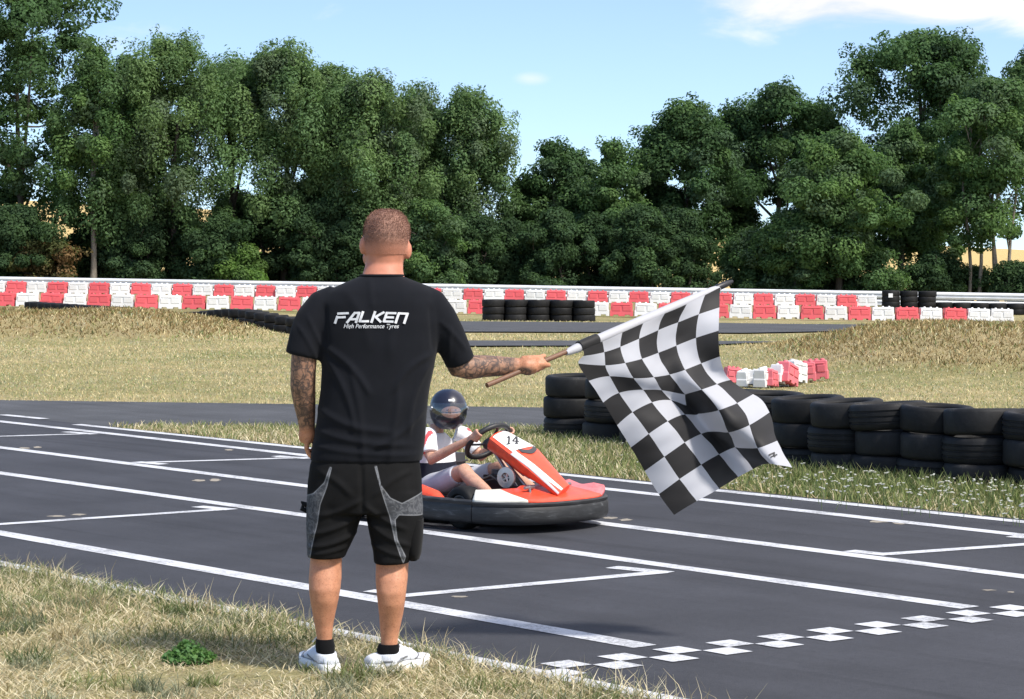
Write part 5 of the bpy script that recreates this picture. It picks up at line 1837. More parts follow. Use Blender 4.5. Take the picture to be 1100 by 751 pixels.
# ---- front fairing: low curved body above the bumper
outer = smooth_line(fr_pts, 44)
fa = MB(); rows_ = []
for i, p in enumerate(outer):
    k = p.y / 0.5
    inn = Vector((0.78 - 0.10 * abs(k) ** 2, 0.80 * p.y, 0))
    o_ = p * 1.0; cdir = (inn - o_)
    row = []
    for j, (t, z) in enumerate([(0.05, 0.172), (0.055, 0.186), (0.08, 0.192), (0.3, 0.206), (0.6, 0.228), (0.94, 0.254), (1.0, 0.252), (1.0, 0.16)]):
        hump = 0.055 * math.exp(-((abs(k) - 0.78) / 0.16) ** 2) * math.exp(-((t - 0.18) / 0.25) ** 2) * (1 if k > 0 else 0.25)
        q = o_ + cdir * t
        row.append(Vector((q.x, q.y, z + hump - (0.014 * t if k < -0.3 else 0))))
    rows_.append(row)
nrow = len(rows_[0]); vs = [p for r in rows_ for p in r]; fs = []; mis = []
for i in range(len(rows_) - 1):
    for j in range(nrow - 1):
        fs.append((i * nrow + j, (i + 1) * nrow + j, (i + 1) * nrow + j + 1, i * nrow + j + 1))
        ky = (rows_[i][0].y + rows_[i + 1][0].y) / 2
        x_, y_ = rows_[i][j].x, rows_[i][j].y
        mis.append(1 if ky < -0.335 else (2 if (ky > 0.27 and j < 5) else 0))
fa.v = vs; fa.f = fs; fa.m = mis
fo_ = fa.build('front_fairing', [MAT['kart_red'], MAT['kart_cream'], MAT['kart_pink']], kart, None, 40)
sol = fo_.modifiers.new('t', 'SOLIDIFY'); sol.thickness = 0.006; sol.offset = -1
wt = MB(); wt.box(K(643, 532, 0.47), (0.10, 0.012, 0.05), Matrix.Rotation(-0.6, 3, 'Z'))
kb(wt, 'corner_bracket', MAT['kart_white'], None, None, 0.004)
# ---- side pods
for s in (-1, 1):
    sp = MB(); rs_ = []
    for x, z1, w_ in [(-0.34, 0.19, 0.08), (-0.30, 0.24, 0.11), (-0.1, 0.255, 0.12), (0.2, 0.245, 0.12), (0.34, 0.215, 0.10), (0.40, 0.175, 0.07)]:
        c = Vector((x, s * 0.40, (z1 + 0.10) / 2)); h = (z1 - 0.10) / 2
        rs_.append([c + Vector((0, math.cos(a) * w_ / 2 * 1.0, math.copysign(abs(math.sin(a)) ** 0.6, math.sin(a)) * h)) for a in (2 * math.pi * i / 16 for i in range(16))])
    sp.rings(rs_)
    so2 = kb(sp, 'side_pod', MAT['kart_red'])
    stp = MB(); stp.tube([(-0.28, s * 0.472, 0.19), (0.0, s * 0.476, 0.20), (0.32, s * 0.466, 0.18)], 0.009, 8)
    kb(stp, 'stripe', MAT['kart_black'], so2)
# ---- wheels: front and rear
def wheel(x, y, r, w_, steer=0.0):
    s = 1 if y > 0 else -1
    wr = bpy.data.objects.new('wheel', None)
    rot = Matrix.Rotation(steer, 3, 'Z') @ Matrix.Rotation(math.pi / 2, 3, 'X')
    ty = MB(); h = w_ / 2
    ty.lathe([(r * 0.58, -h * 0.8), (r * 0.66, -h), (r * 0.86, -h), (r * 0.96, -h * 0.86), (r, -h * 0.5), (r, h * 0.5), (r * 0.96, h * 0.86), (r * 0.86, h), (r * 0.66, h), (r * 0.58, h * 0.8)], 36, (x, y, r), rot)
    t = kb(ty, 'wheel', MAT['tyre_rubber'])
    rm = MB(); rm.lathe([(r * 0.60, -h * 0.78), (r * 0.60, h * 0.78), (r * 0.54, h * 0.74), (r * 0.50, h * 0.2), (r * 0.2, h * 0.1), (r * 0.2, -h * 0.1), (r * 0.50, -h * 0.2), (r * 0.54, -h * 0.74)], 28, (x, y, r), rot)
    kb(rm, 'rim', MAT['kart_alloy'], t)
    hb = MB(); hb.lathe([(0.0001, -h * 0.8), (r * 0.22, -h * 0.8), (r * 0.22, h * 0.8), (0.0001, h * 0.8)], 16, (x, y, r), rot, closed=False)
    kb(hb, 'hub', MAT['kart_steel'], t)


wheel(0.575, -0.385, 0.128, 0.12, -0.06); wheel(0.575, 0.385, 0.128, 0.12, -0.06)
wheel(-0.42, -0.36, 0.138, 0.17); wheel(-0.42, 0.36, 0.138, 0.17)
# ---- steering: column, wheel, tie rods
sw_c = K(524, 474, 0.0)
nrmw = Vector((-0.72, 0.0, 0.69)).normalized()
uw = Vector((0, 1, 0)); vw = nrmw.cross(uw).normalized()
Rw = 0.150


def rimp(a, r=Rw, off=0.0):
    # flat-bottomed rim
    ca, sa = math.cos(a), math.sin(a)
    return sw_c + uw * ca * r + vw * sa * r * (0.94) + nrmw * off


swm = MB(); swm.tube([rimp(2 * math.pi * i / 40) for i in range(40)], 0.0165, 12, closed=True)
swo = kb(swm, 'steering_wheel', MAT['kart_black'], None, 60)
sp_ = MB()
for a in (0.15, math.pi - 0.15, -math.pi / 2):
    sp_.tube([sw_c + nrmw * -0.02, rimp(a, 0.08, -0.012), rimp(a, 0.146)], [0.014, 0.012, 0.011], 8, flat=0.6)
kb(sp_, 'spoke', MAT['kart_engine'], swo, 60)
hbm = MB(); hbm.lathe([(0.0001, 0.0), (0.04, 0.0), (0.045, -0.02), (0.03, -0.05), (0.0001, -0.05)], 20, sw_c, nrmw.to_track_quat('Z', 'X').to_matrix(), closed=False)
kb(hbm, 'wheel_hub', MAT['kart_engine'], swo, 50)
stc = MB(); stc.tube([sw_c - nrmw * 0.04, Vector((0.72, 0.0, 0.12))], 0.012, 10)
stc.tube([(0.72, 0.02, 0.13), (0.60, 0.30, 0.125)], 0.008, 8); stc.tube([(0.72, -0.02, 0.13), (0.60, -0.30, 0.125)], 0.008, 8)
kb(stc, 'steering_column', MAT['kart_steel'])
# ---- front panel carrying the number plate
TL, TR = K(526, 471, -0.12), K(543, 463.5, 0.13)          # edge by the steering wheel
ML, MR_ = K(549, 489, -0.135), K(578, 482.5, 0.135)        # end of the plate
BL, BR = K(600, 531.5, -0.075), K(612, 522, 0.075)         # foot of the panel
pn = MB()


def bil(a, b, c, d, u, v):
    return a.lerp(b, u).lerp(c.lerp(d, u), v)


sec = []
NS = 9
for v in range(6):
    sec.append([bil(TL, TR, ML, MR_, i / NS, v / 5) for i in range(NS + 1)])
for v in range(1, 13):
    sec.append([bil(ML, MR_, BL, BR, i / NS, v / 12) for i in range(NS + 1)])
rs_ = []
for r_i, row in enumerate(sec):
    lat = (row[-1] - row[0]); nx_ = sec[min(r_i + 1, len(sec) - 1)][4] - sec[max(r_i - 1, 0)][4]
    nn = nx_.cross(lat).normalized()
    if nn.z < 0: nn = -nn
    top = [p + nn * 0.022 * (1 - (2 * i / NS - 1) ** 4) for i, p in enumerate(row)]
    dp = 0.075 if r_i < 8 else max(0.035, 0.075 - 0.006 * (r_i - 7))
    bot = [p - nn * dp * (0.55 if i in (0, NS) else 1.0) for i, p in enumerate(row)][::-1]
    rs_.append(top + bot)
pn.rings(rs_)
panel_o = kb(pn, 'front_panel', MAT['kart_red'], None, 50)


def on_panel(u, v, off):
    """v 0..1 plate part, 1..2 tongue"""
    p = bil(TL, TR, ML, MR_, u, v) if v <= 1 else bil(ML, MR_, BL, BR, u, v - 1)
    e = 0.01
    if v <= 1:
        lat = TR - TL; fw = (ML + MR_) / 2 - (TL + TR) / 2
    else:
        lat = MR_ - ML; fw = (BL + BR) / 2 - (ML + MR_) / 2
    nn = fw.cross(lat).normalized()
    if nn.z < 0: nn = -nn
    return p + nn * (0.022 * (1 - (2 * u - 1) ** 4) + off)


plt = MB(); n1, n2 = 10, 8
vs = [on_panel(0.07 + 0.86 * i / n1, 0.06 + 0.90 * j / n2, 0.003) for j in range(n2 + 1) for i in range(n1 + 1)]
plt.add(vs, [(j * (n1 + 1) + i, j * (n1 + 1) + i + 1, (j + 1) * (n1 + 1) + i + 1, (j + 1) * (n1 + 1) + i) for j in range(n2) for i in range(n1)])
plate = kb(plt, 'number_plate', MAT['kart_white'], panel_o, 60)
# numerals 1 and 4 with serifs, read from the front
num = MB(); noff = [0.0045]


def nstroke(a, b, w_):
    noff[0] += 0.0002
    cv = lambda q: Vector((0.50 + 0.90 * ((q[0] - 0.5) * 0.95 * 0.74 + (q[1] - 0.46) * -0.80), 0.52 + 0.90 * ((q[0] - 0.5) * 0.40 * 0.74 + (q[1] - 0.46) * 0.62)))
    a, b = cv(a), cv(b)
    (au, av), (bu, bv_) = a, b
    d = Vector((bu - au, bv_ - av)); L = d.length; d /= L; n_ = Vector((-d.y, d.x)) * w_
    k = max(2, int(L / 0.06)); vs = []
    for i in range(k + 1):
        c = Vector(a).lerp(Vector(b), i / k)
        vs += [on_panel(c.x + n_.x, c.y + n_.y, noff[0]), on_panel(c.x - n_.x, c.y - n_.y, noff[0])]
    num.add(vs, [(2 * i, 2 * i + 1, 2 * i + 3, 2 * i + 2) for i in range(k)])


T1, B1 = 0.20, 0.72
nstroke((0.31, T1), (0.31, B1), 0.026); nstroke((0.22, B1), (0.41, B1), 0.022); nstroke((0.31, T1 + .01), (0.22, T1 + 0.12), 0.020)
nstroke((0.68, T1 - 0.01), (0.68, B1), 0.028); nstroke((0.68, T1), (0.49, 0.54), 0.020); nstroke((0.47, 0.555), (0.79, 0.555), 0.024); nstroke((0.60, B1), (0.76, B1), 0.020)
kb(num, 'number', MAT['kart_black'], plate, None)
sr = MB()
for (u0, u1, w0, w1) in ((0.02, 0.0, 0.085, 0.20),):
    vs = []; k = 26
    for i in range(k + 1):
        v = 0.96 + 1.03 * i / k
        uu = 0.06 + 0.06 * min(1, i / 10); ww = 0.075 + 0.075 * (i / k)
        vs += [on_panel(uu - ww * 0.9, v, 0.0045), on_panel(uu + ww, v, 0.0045)]
    sr.add(vs, [(2 * i, 2 * i + 1, 2 * i + 3, 2 * i + 2) for i in range(k)])
sr_o = kb(sr, 'stripe', MAT['kart_white'], panel_o, 60)
s2 = sr_o.modifiers.new('t', 'SOLIDIFY'); s2.thickness = 0.006
lo = MB(); vs = []
for i in range(9):
    v = 0.95 + 0.14 * math.sin(math.pi * i / 8) * 0.6; u = 0.25 + 0.6 * i / 8
    vs += [on_panel(u, v, 0.005), on_panel(u, v + 0.10, 0.005)]
lo.add(vs, [(2 * i, 2 * i + 1, 2 * i + 3, 2 * i + 2) for i in range(8)])
kb(lo, 'trim', MAT['kart_engine'], panel_o, None)
# panel stay
psx = MB()
for s in (-1, 1):
    psx.tube([sw_c.lerp((TL + TR) / 2, 0.7) + Vector((0.05, 0.06 * s, -0.05)), Vector((0.80, 0.09 * s, 0.24)), Vector((0.86, 0.10 * s, 0.09))], 0.009, 8)
kb(psx, 'panel_stay', MAT['kart_steel'])
# ---- fuel tank, pedals, guards, brake disc between the driver's legs
tk = MB(); tk.box((0.48, 0.02, 0.19), (0.24, 0.17, 0.20))
kb(tk, 'fuel_tank', MAT['kart_black'], None, 40, 0.025)
cp = MB(); cp.lathe([(0.0001, 0.03), (0.03, 0.03), (0.034, 0), (0.0001, 0)], 16, (0.44, 0.02, 0.292), closed=False)
kb(cp, 'fuel_cap', MAT['kart_engine'], None, 40)
pc = K(544, 513, -0.13)
dsc = MB(); rotd = Matrix.Rotation(math.pi / 2, 3, 'X') @ Matrix.Rotation(0.15, 3, 'Y')
dsc.lathe([(0.030, 0.012), (0.062, 0.010), (0.064, 0), (0.062, -0.010), (0.030, -0.012)], 28, pc, rotd)
for i in range(5):
    a = 2 * math.pi * i / 5
    dsc.tube([pc, pc + rotd @ Vector((0.05 * math.cos(a), 0.05 * math.sin(a), 0))], 0.006, 6)
kb(dsc, 'pulley', MAT['kart_alloy'])
pd = MB()
for s in (-1, 1):
    pd.tube([(0.86, 0.16 * s, 0.09), (0.90, 0.16 * s, 0.19), (0.885, 0.16 * s, 0.26)], 0.008, 8)
    pd.tube([(0.885, 0.12 * s, 0.25), (0.885, 0.20 * s, 0.25)], 0.010, 8)
    pd.tube([(0.88, 0.15 * s, 0.15), (0.60, 0.12 * s, 0.16), (0.42, 0.16 * s, 0.15)], 0.006, 6)
kb(pd, 'pedal', MAT['kart_steel'])
en = MB(); en.box((-0.33, 0.30, 0.26), (0.26, 0.18, 0.22)); en.lathe([(0.05, 0.0), (0.09, 0.0), (0.09, 0.05), (0.05, 0.05)], 20, (-0.33, 0.30, 0.37))
for i in range(5):
    en.box((-0.33, 0.30, 0.18 + 0.035 * i), (0.29, 0.205, 0.010))
kb(en, 'engine', MAT['kart_engine'], None, 40)
rr2 = MB()
for s in (-1, 1):
    rr2.tube([(-0.45, 0.24 * s, 0.10), (-0.42, 0.23 * s, 0.45), (-0.40, 0.16 * s, 0.56), (-0.40, 0, 0.58)], 0.015, 10)
kb(rr2, 'roll_hoop', MAT['kart_black'])
# small bits seen between leg, tank and panel
cab = MB()
for i in range(5):
    y0 = -0.18 + 0.06 * i
    cab.tube([(0.40, y0, 0.24), (0.55, y0 * 0.8, 0.30 - 0.02 * i), (0.70, y0 * 0.6, 0.22), (0.86, y0, 0.13)], 0.006, 6)
cab.box((0.63, -0.06, 0.15), (0.12, 0.08, 0.09)); cab.box((0.75, 0.1, 0.14), (0.08, 0.1, 0.07))
kb(cab, 'cable', MAT['kart_engine'])
bk = MB(); bk.box(K(556, 503, -0.02), (0.14, 0.02, 0.03), Matrix.Rotation(0.5, 3, 'Y')); bk.box(K(572, 508, 0.0), (0.12, 0.02, 0.022), Matrix.Rotation(0.55, 3, 'Y'))
kb(bk, 'bracket', MAT['kart_blue_grey'], None, None, 0.003)
# ---- seat
se = MB(); rs_ = []
prof = [(0.20, 0.115, 0.14, 0.03), (0.12, 0.095, 0.17, 0.07), (0.0, 0.085, 0.18, 0.10), (-0.10, 0.095, 0.185, 0.12), (-0.17, 0.15, 0.19, 0.13), (-0.215, 0.26, 0.185, 0.10), (-0.25, 0.38, 0.175, 0.07), (-0.28, 0.50, 0.15, 0.03)]
for (x, z, w_, lip) in prof:
    row = []
    for i in range(13):
        t = i / 12 * 2 - 1
        row.append(Vector((x + lip * 0.55 * abs(t) ** 3 * (1 if z > 0.13 else 0.2), w_ * 1.05 * t, z + (lip * abs(t) ** 3 if z < 0.25 else 0))))
    rs_.append(row)
vs = [p for r in rs_ for p in r]
se.add(vs, [(i * 13 + j, i * 13 + j + 1, (i + 1) * 13 + j + 1, (i + 1) * 13 + j) for i in range(len(rs_) - 1) for j in range(12)])
seo = kb(se, 'seat', MAT['kart_black'], None, 60)
s3 = seo.modifiers.new('t', 'SOLIDIFY'); s3.thickness = 0.012

# ================================================================== young driver (sits in the kart, stands as a thing of its own)
mat_cloth('kid_white', (0.74, 0.75, 0.78), 0.2, 500, 0.05)
mat_cloth('kid_navy', (0.016, 0.018, 0.03))
mat_cloth('kid_grey', (0.50, 0.51, 0.56), 0.2, 500, 0.08)
mat_cloth('kid_red', (0.62, 0.10, 0.11))
kid_root_loc = KO
b2 = MB()
hipc = Vector((-0.055, 0, 0.20)); chest = Vector((-0.085, 0, 0.40)); neck = Vector((-0.065, 0, 0.515))
hd_c = K(481.5, 440, 0.0)


def oval(c, a, b, tilt=0.0, n=20):
    R_ = Matrix.Rotation(tilt, 3, 'Y')
    return [c + R_ @ Vector((b * math.cos(t), a * math.sin(t), 0)) for t in (2 * math.pi * i / n for i in range(n))]


b2.rings([oval(Vector((-0.06, 0, 0.14)), .12, .085), oval(hipc, .13, .09), oval(Vector((-0.075, 0, .30)), .125, .085), oval(chest, .14, .085), oval(Vector((-0.08, 0, .47)), .125, .07), oval(Vector((-0.07, 0, .505)), .06, .05), oval(neck, .045, .045), oval(Vector((-0.055, 0, 0.58)), .042, .045)])
b2.ellipsoid(hd_c + Vector((0, 0, 0.0)), (0.085, 0.07, 0.098))
b2.tube([hd_c + Vector((0.078, 0, 0.01)), hd_c + Vector((0.098, 0, -0.02))], [0.010, 0.014], 8)      # nose
shR, elR, haR = K(459.5, 470, -0.155), K(462.5, 494, -0.20), K(501, 478, -0.125)
haR = rimp(math.pi + 0.42) ; haR = Vector((haR.x, haR.y, haR.z))
shL = Vector((shR.x - 0.0, 0.155, shR.z)); elL = Vector((elR.x + 0.02, 0.215, elR.z)); haL = rimp(-0.42)
hipR, knR, anR = Vector((0.0, -0.085, 0.19)), K(499, 506, -0.17), K(527, 532, -0.20)
hipL = Vector((0.0, 0.085, 0.19)); knL = Vector((knR.x, 0.16, knR.z)); anL = Vector((anR.x, 0.19, anR.z))
for sh_, el_, ha_ in ((shR, elR, haR), (shL, elL, haL)):
    b2.tube([sh_ + Vector((-0.02, 0, 0)), sh_.lerp(el_, .4), sh_.lerp(el_, .8), el_, el_.lerp(ha_, .25), el_.lerp(ha_, .6), el_.lerp(ha_, .86)], [.04, .038, .034, .033, .032, .027, .020], 14)
    d = (ha_ - el_).normalized()
    b2.tube([el_.lerp(ha_, .84), el_.lerp(ha_, .93), ha_ - d * 0.006], [.021, .027, .026], 12, flat=1.0)
    s_ = 1 if ha_.y > 0 else -1
    tang = (rimp((0 if s_ > 0 else math.pi) + 0.0 - s_ * 0.0 + 0.1) - rimp((0 if s_ > 0 else math.pi) - 0.1)).normalized()
    out = (ha_ - sw_c).normalized()
    for k in range(4):
        c = ha_ + tang * (0.027 - 0.018 * k)
        pts = [c + (out * math.cos(math.radians(a)) + nrmw * math.sin(math.radians(a))) * 0.024 for a in (75, 30, -20, -70, -125, -165)]
        b2.tube(pts, [.0085, .0088, .0085, .008, .0075, .0065], 8)
    b2.tube([ha_ - d * 0.02 + nrmw * 0.02, ha_ + nrmw * 0.024 - tang * 0.02 * s_, ha_ + nrmw * 0.022 - out * 0.012 - tang * 0.035 * s_], [.011, .010, .0075], 8)
for hp_, kn_, an_ in ((hipR, knR, anR), (hipL, knL, anL)):
    b2.tube([hp_, hp_.lerp(kn_, .4), hp_.lerp(kn_, .8), kn_, kn_.lerp(an_, .2) + Vector((-0.005, 0, -0.008)), kn_.lerp(an_, .45) + Vector((-0.006, 0, -0.008)), kn_.lerp(an_, .8), an_], [.068, .060, .052, .048, .045, .046, .035, .029], 16)
    b2.tube([an_ + Vector((-0.02, 0, -0.01)), an_ + Vector((0.06, 0, -0.02)), an_ + Vector((0.12, 0, 0.01))], [.03, .03, .022], 10)
km = fuse(b2, 0.0055, 5, None, 'person')
km.materials.append(MAT['child_skin'])
kid = link('person', km, None, KO); kid.rotation_euler = (0, 0, kang)
tag(kid, 'child driver in white shirt, grey shorts and dark helmet sitting in the red kart', 'person')
# clothes
ks = MB()
ks.rings([oval(Vector((-0.07, 0, .335)), .146, .104), oval(Vector((-0.08, 0, .37)), .152, .106), oval(chest + Vector((0, 0, .02)), .158, .103), oval(Vector((-0.08, 0, .47)), .142, .085), oval(Vector((-0.072, 0, .508)), .082, .064), oval(Vector((-0.066, 0, .522)), .062, .056)])
for sh_, el_ in ((shR, elR), (shL, elL)):
    ks.tube([sh_ + Vector((-0.03, -0.25 * sh_.y, 0.015)), sh_, sh_.lerp(el_, .35), sh_.lerp(el_, .72)], [.052, .056, .054, .055], 16)
ksm = fuse(ks, 0.006, 6, None, 't_shirt')
ksm.materials.append(MAT['kid_white']); ksm.materials.append(MAT['kid_red'])
c3 = fcenters(ksm)
dR = np.abs(c3[:, 1]) > 0.15
strp = dR & (np.abs((c3[:, 0] - shR.x) - 0.036) < 0.011) & (c3[:, 2] > elR.z)
ksm.polygons.foreach_set('material_index', strp.astype(int))
link('t_shirt', ksm, kid)
kn2 = MB(); kn2.rings([oval(Vector((-0.06, 0, .16)), .14, .10), oval(Vector((-0.06, 0, .24)), .148, .108), oval(Vector((-0.068, 0, .31)), .148, .106), oval(Vector((-0.07, 0, .342)), .147, .105)])
kn2.build('dark_shirt_hem', MAT['kid_navy'], kid, None, 60)
kh = MB()
for hp_, kn_ in ((hipR, knR), (hipL, knL)):
    kh.tube([hp_ + Vector((-0.05, 0, 0)), hp_.lerp(kn_, .3), hp_.lerp(kn_, .6), hp_.lerp(kn_, .80)], [.080, .074, .066, .060], 18)
khm = fuse(kh, 0.006, 5, None, 'shorts'); khm.materials.append(MAT['kid_grey'])
link('shorts', khm, kid)
for an_ in (anR, anL):
    sb = MB(); rs_ = []
    for x, w_, z0, z1 in [(-0.045, .024, -.035, .012), (-0.02, .034, -.045, .03), (0.03, .037, -.045, .03), (0.08, .040, -.042, .02), (0.13, .036, -.03, .018), (0.155, .018, -.018, .01)]:
        cz_ = (z0 + z1) / 2; hz_ = (z1 - z0) / 2
        rs_.append([an_ + Vector((x, w_ * math.cos(t), cz_ + hz_ * math.sin(t))) for t in (2 * math.pi * i / 14 for i in range(14))])
    sb.rings(rs_); sb.build('shoe', MAT['kart_black'], kid, None, 60)
# helmet: shell, chin bar, visor, vent
simple('helmet_navy', (0.012, 0.014, 0.030), 0.34, var=0.1, coat=0.15)
yaw = math.radians(-46) - kang           # head turned to look along the track towards the camera
look = Matrix.Rotation(math.radians(-80) - kang, 3, 'Z')
hs = MB(); rs_ = []
for th, k in [(i / 14 * math.pi, i) for i in range(1, 14)]:
    row = []
    for j in range(32):
        a = 2 * math.pi * j / 32
        st, ct = math.sin(th), math.cos(th)
        x = 0.138 * st ** 0.85 * math.cos(a); y = 0.116 * st ** 0.85 * math.sin(a); z = 0.128 * ct
        if ct < -0.1 and math.cos(a) > 0: x *= 1 + 0.10 * min(1, -ct * 1.6)
        if ct < -0.8: z = -0.128 * 0.86 + (ct + 0.8) * 0.06
        row.append(hd_c + look @ Vector((x, y, z)))
    rs_.append(row)
hs.rings(rs_)
hel = hs.build('helmet', [MAT['helmet_navy']], kid, None, 50)
m, nt2, b2_ = new_mat('visor')
b2_.inputs['Base Color'].default_value = (0.05, 0.055, 0.07, 1); b2_.inputs['Roughness'].default_value = 0.06
b2_.inputs['Coat Weight'].default_value = 1.0; b2_.inputs['Specular IOR Level'].default_value = 0.8
MAT['visor'] = m


def hpt(a, z, k=1.0):
    """point on the helmet shell: angle from the front, height"""
    ct = max(-0.98, min(0.98, z / 0.128)); st = math.sqrt(1 - ct * ct)
    x = 0.138 * st ** 0.85 * math.cos(a); y = 0.116 * st ** 0.85 * math.sin(a)
    if ct < -0.1 and math.cos(a) > 0: x *= 1 + 0.10 * min(1, -ct * 1.6)
    return hd_c + look @ (Vector((x, y, z)) * k)


def patch(mb, a0, a1, z0, z1, k, nu=20, nv=8, mi=0, edge=0.0):
    vs = []
    for j in range(nv + 1):
        for i in range(nu + 1):
            a = a0 + (a1 - a0) * i / nu; z = z0 + (z1 - z0) * j / nv
            z += edge * (1 - (2 * i / nu - 1) ** 2) * (0 if j else -1)
            vs.append(hpt(a, z, k))
    mb.add(vs, [(j * (nu + 1) + i, j * (nu + 1) + i + 1, (j + 1) * (nu + 1) + i + 1, (j + 1) * (nu + 1) + i) for j in range(nv) for i in range(nu)], mi)


ey = MB(); patch(ey, -1.0, 1.0, -0.046, 0.042, 1.008, 20, 8, 0, 0.012); op = ey.build('eye_port', MAT['kart_black'], hel, None, 60)
# face in the eye opening: cheeks, nose bridge, eyes
fc2 = MB(); vsf = []
for j in range(1, 7):
    for i in range(28):
        t = 2 * math.pi * i / 28
        vsf.append(hpt(0.56 * j / 6 * math.cos(t), -0.008 + 0.036 * j / 6 * math.sin(t), 1.0 + 0.014 - 0.004 * (j / 6) ** 2))
vsf.append(hpt(0, -0.008, 1.0145))
fc2.add(vsf, [(j * 28 + i, j * 28 + (i + 1) % 28, (j + 1) * 28 + (i + 1) % 28, (j + 1) * 28 + i) for j in range(5) for i in range(28)] + [(168, i, (i + 1) % 28) for i in range(28)]); fc2.build('face', MAT['child_skin'], hel, None, 60)
for s in (-1, 1):
    e2 = MB(); patch(e2, 0.22 * s - 0.05, 0.22 * s + 0.05, 0.002, 0.0075, 1.0165, 6, 3); e2.build('eye', MAT['kart_black'], hel, None, 60)
m, nt3, b3_ = new_mat('clear_visor')
nt3.nodes.remove(b3_)
gl = nt3.nodes.new('ShaderNodeBsdfGlossy'); gl.inputs['Roughness'].default_value = 0.05; gl.inputs['Color'].default_value = (0.9, 0.95, 1, 1)
trn = nt3.nodes.new('ShaderNodeBsdfTransparent'); trn.inputs['Color'].default_value = (0.86, 0.88, 0.93, 1)
lw = nt3.nodes.new('ShaderNodeLayerWeight'); lw.inputs['Blend'].default_value = 0.35
fcx = math_n(nt3, 'MULTIPLY_ADD', lw.outputs['Fresnel'], 0.5); fcx.node.inputs[2].default_value = 0.09
mx3 = nt3.nodes.new('ShaderNodeMixShader')
nt3.links.new(fcx, mx3.inputs[0]); nt3.links.new(trn.outputs[0], mx3.inputs[1]); nt3.links.new(gl.outputs[0], mx3.inputs[2])
nt3.links.new(mx3.outputs[0], nt3.nodes['Material Output'].inputs['Surface'])
MAT['clear_visor'] = m
vs_ = MB(); patch(vs_, -1.15, 1.15, -0.050, 0.044, 1.035, 30, 8); vo_ = vs_.build('visor', MAT['clear_visor'], hel, None, 60)
for s in (-1, 1):
    pv = MB(); pv.lathe([(0.0001, 0.006), (0.012, 0.006), (0.014, 0), (0.0001, 0)], 14, hpt(1.22 * s, 0.012, 1.03), (hpt(1.22 * s, .012) - hd_c).to_track_quat('Z', 'X').to_matrix(), closed=False)
    pv.build('visor_pivot', MAT['kart_steel'], hel, None, 50)
vt = MB(); patch(vt, -0.16, 0.20, 0.058, 0.070, 1.012, 8, 3); vt.build('label_strip', MAT['kart_white'], hel, None, 60)
v2 = MB(); patch(v2, -0.25, 0.25, -0.086, -0.074, 1.012, 8, 2); v2.build('vent', MAT['kart_black'], hel, None, 60)
# ================================================================== camera, sun, sky
cam = bpy.data.cameras.new('camera')
co = bpy.data.objects.new('camera', cam); COL.objects.link(co)
co.location = (0, 0, EYE); co.rotation_euler = (math.pi / 2, 0, 0)
cam.sensor_width = 36; cam.sensor_fit = 'HORIZONTAL'; cam.lens = 36 * F / 1100
cam.shift_y = -(375.5 - HZ) / 1100
cam.clip_start = 0.1; cam.clip_end = 6000
SC.camera = co

SUN_EL = math.radians(52); SUN_AZ = Vector((0.78, -0.63)).normalized()   # towards the sun
sd = Vector((SUN_AZ.x * math.cos(SUN_EL), SUN_AZ.y * math.cos(SUN_EL), math.sin(SUN_EL)))
sl = bpy.data.lights.new('sun', 'SUN'); sl.energy = 3.4; sl.angle = math.radians(7.0); sl.color = (1.0, 0.95, 0.87)
so = bpy.data.objects.new('sun', sl); COL.objects.link(so)
so.rotation_euler = (-sd).to_track_quat('-Z', 'Y').to_euler(); so.location = (20, -20, 30)

w = bpy.data.worlds.new('World'); SC.world = w; w.use_nodes = True
nt = w.node_tree
bg = nt.nodes['Background']
tc = nt.nodes.new('ShaderNodeTexCoord')
dirv = tc.outputs['Generated']
sx = nt.nodes.new('ShaderNodeSeparateXYZ'); nt.links.new(dirv, sx.inputs[0])
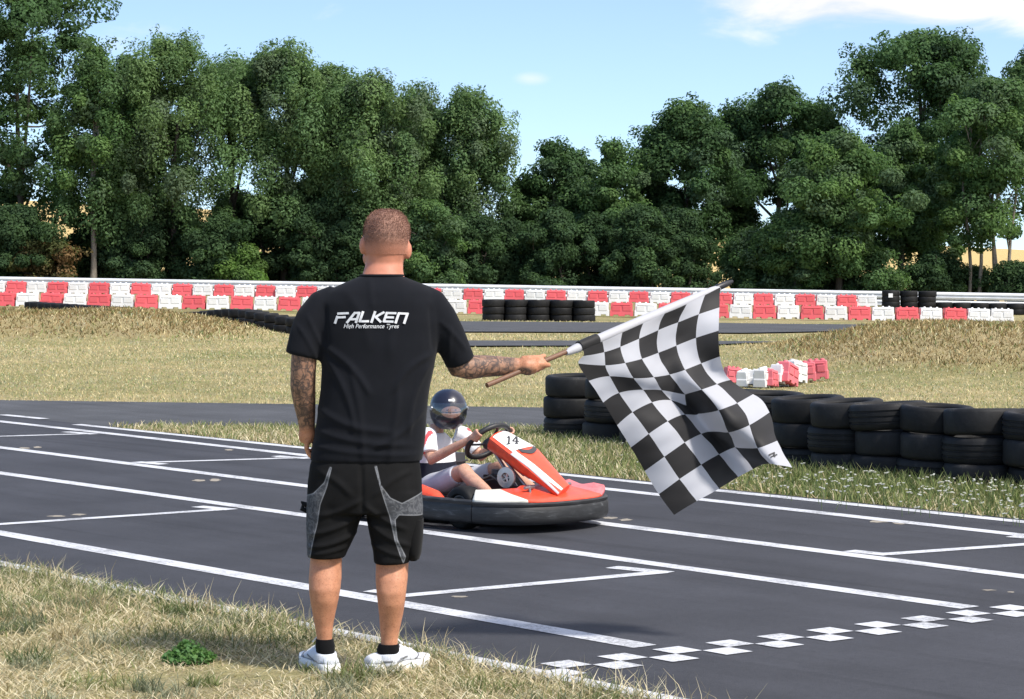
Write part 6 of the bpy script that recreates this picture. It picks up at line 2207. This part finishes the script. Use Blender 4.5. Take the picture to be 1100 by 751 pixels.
# the sky texture is read a little higher than the true elevation: the air of the photo is clear and blue down to the trees
cz = nt.nodes.new('ShaderNodeCombineXYZ')
zz_ = math_n(nt, 'MULTIPLY_ADD', sx.outputs[2], 1.6); zz_.node.inputs[2].default_value = 0.085
nt.links.new(sx.outputs[0], cz.inputs[0]); nt.links.new(sx.outputs[1], cz.inputs[1]); nt.links.new(zz_, cz.inputs[2])
nv = nt.nodes.new('ShaderNodeVectorMath'); nv.operation = 'NORMALIZE'; nt.links.new(cz.outputs[0], nv.inputs[0])
sky = nt.nodes.new('ShaderNodeTexSky'); sky.sky_type = 'NISHITA'; sky.sun_disc = False
sky.sun_elevation = SUN_EL; sky.sun_rotation = math.atan2(SUN_AZ.x, SUN_AZ.y)
sky.air_density = 1.0; sky.dust_density = 0.7; sky.ozone_density = 1.2
nt.links.new(nv.outputs[0], sky.inputs['Vector'])


def mrange(v, a, b):
    n = nt.nodes.new('ShaderNodeMapRange'); n.interpolation_type = 'SMOOTHSTEP'
    n.inputs[1].default_value = a; n.inputs[2].default_value = b
    nt.links.new(v, n.inputs[0])
    return n.outputs[0]


# fair weather cloud bank: noise on the sky direction, low in the sky to the right, plus scattered puffs higher up
mp = nt.nodes.new('ShaderNodeMapping'); mp.inputs['Scale'].default_value = (1, 1, 2.6); nt.links.new(dirv, mp.inputs['Vector'])
cn = tex_noise(nt, 17, 7, 0.55, mp.outputs[0], 0.35)
bank = math_n(nt, 'MULTIPLY', mrange(sx.outputs[0], 0.055, 0.11), mrange(sx.outputs[2], 0.083, 0.1))
puff = nt.nodes.new('ShaderNodeVectorMath'); puff.operation = 'DISTANCE'; nt.links.new(mp.outputs[0], puff.inputs[0]); puff.inputs[1].default_value = (0.0078, 1.0, 0.0722 * 2.6)
pf = mrange(puff.outputs['Value'], 0.0095, 0.0015)
thr = math_n(nt, 'ADD', cn, math_n(nt, 'MULTIPLY', bank, 0.46))
cl = mrange(thr, 0.62, 0.98)
cl = math_n(nt, 'MAXIMUM', cl, math_n(nt, 'MULTIPLY', math_n(nt, 'MULTIPLY', pf, cn), 0.75))
cl = math_n(nt, 'MULTIPLY', cl, mrange(sx.outputs[2], 0.05, 0.07))
shade = ramp(nt, cn, [(0.35, (3.7, 3.75, 4.2)), (0.62, (5.2, 4.95, 5.05))])
skyc = mix(nt, math_n(nt, 'MULTIPLY', cl, 0.92), sky.outputs[0], shade)
nt.links.new(skyc, bg.inputs['Color'])
bg.inputs['Strength'].default_value = 0.15

SC.view_settings.view_transform = 'Standard'
SC.view_settings.look = 'None'
SC.view_settings.exposure = 0.68
SC.view_settings.gamma = 1.0
SC.view_settings.use_curve_mapping = False
SC.cycles.max_bounces = 6
SC.cycles.transparent_max_bounces = 8
SC.cycles.use_denoising = True
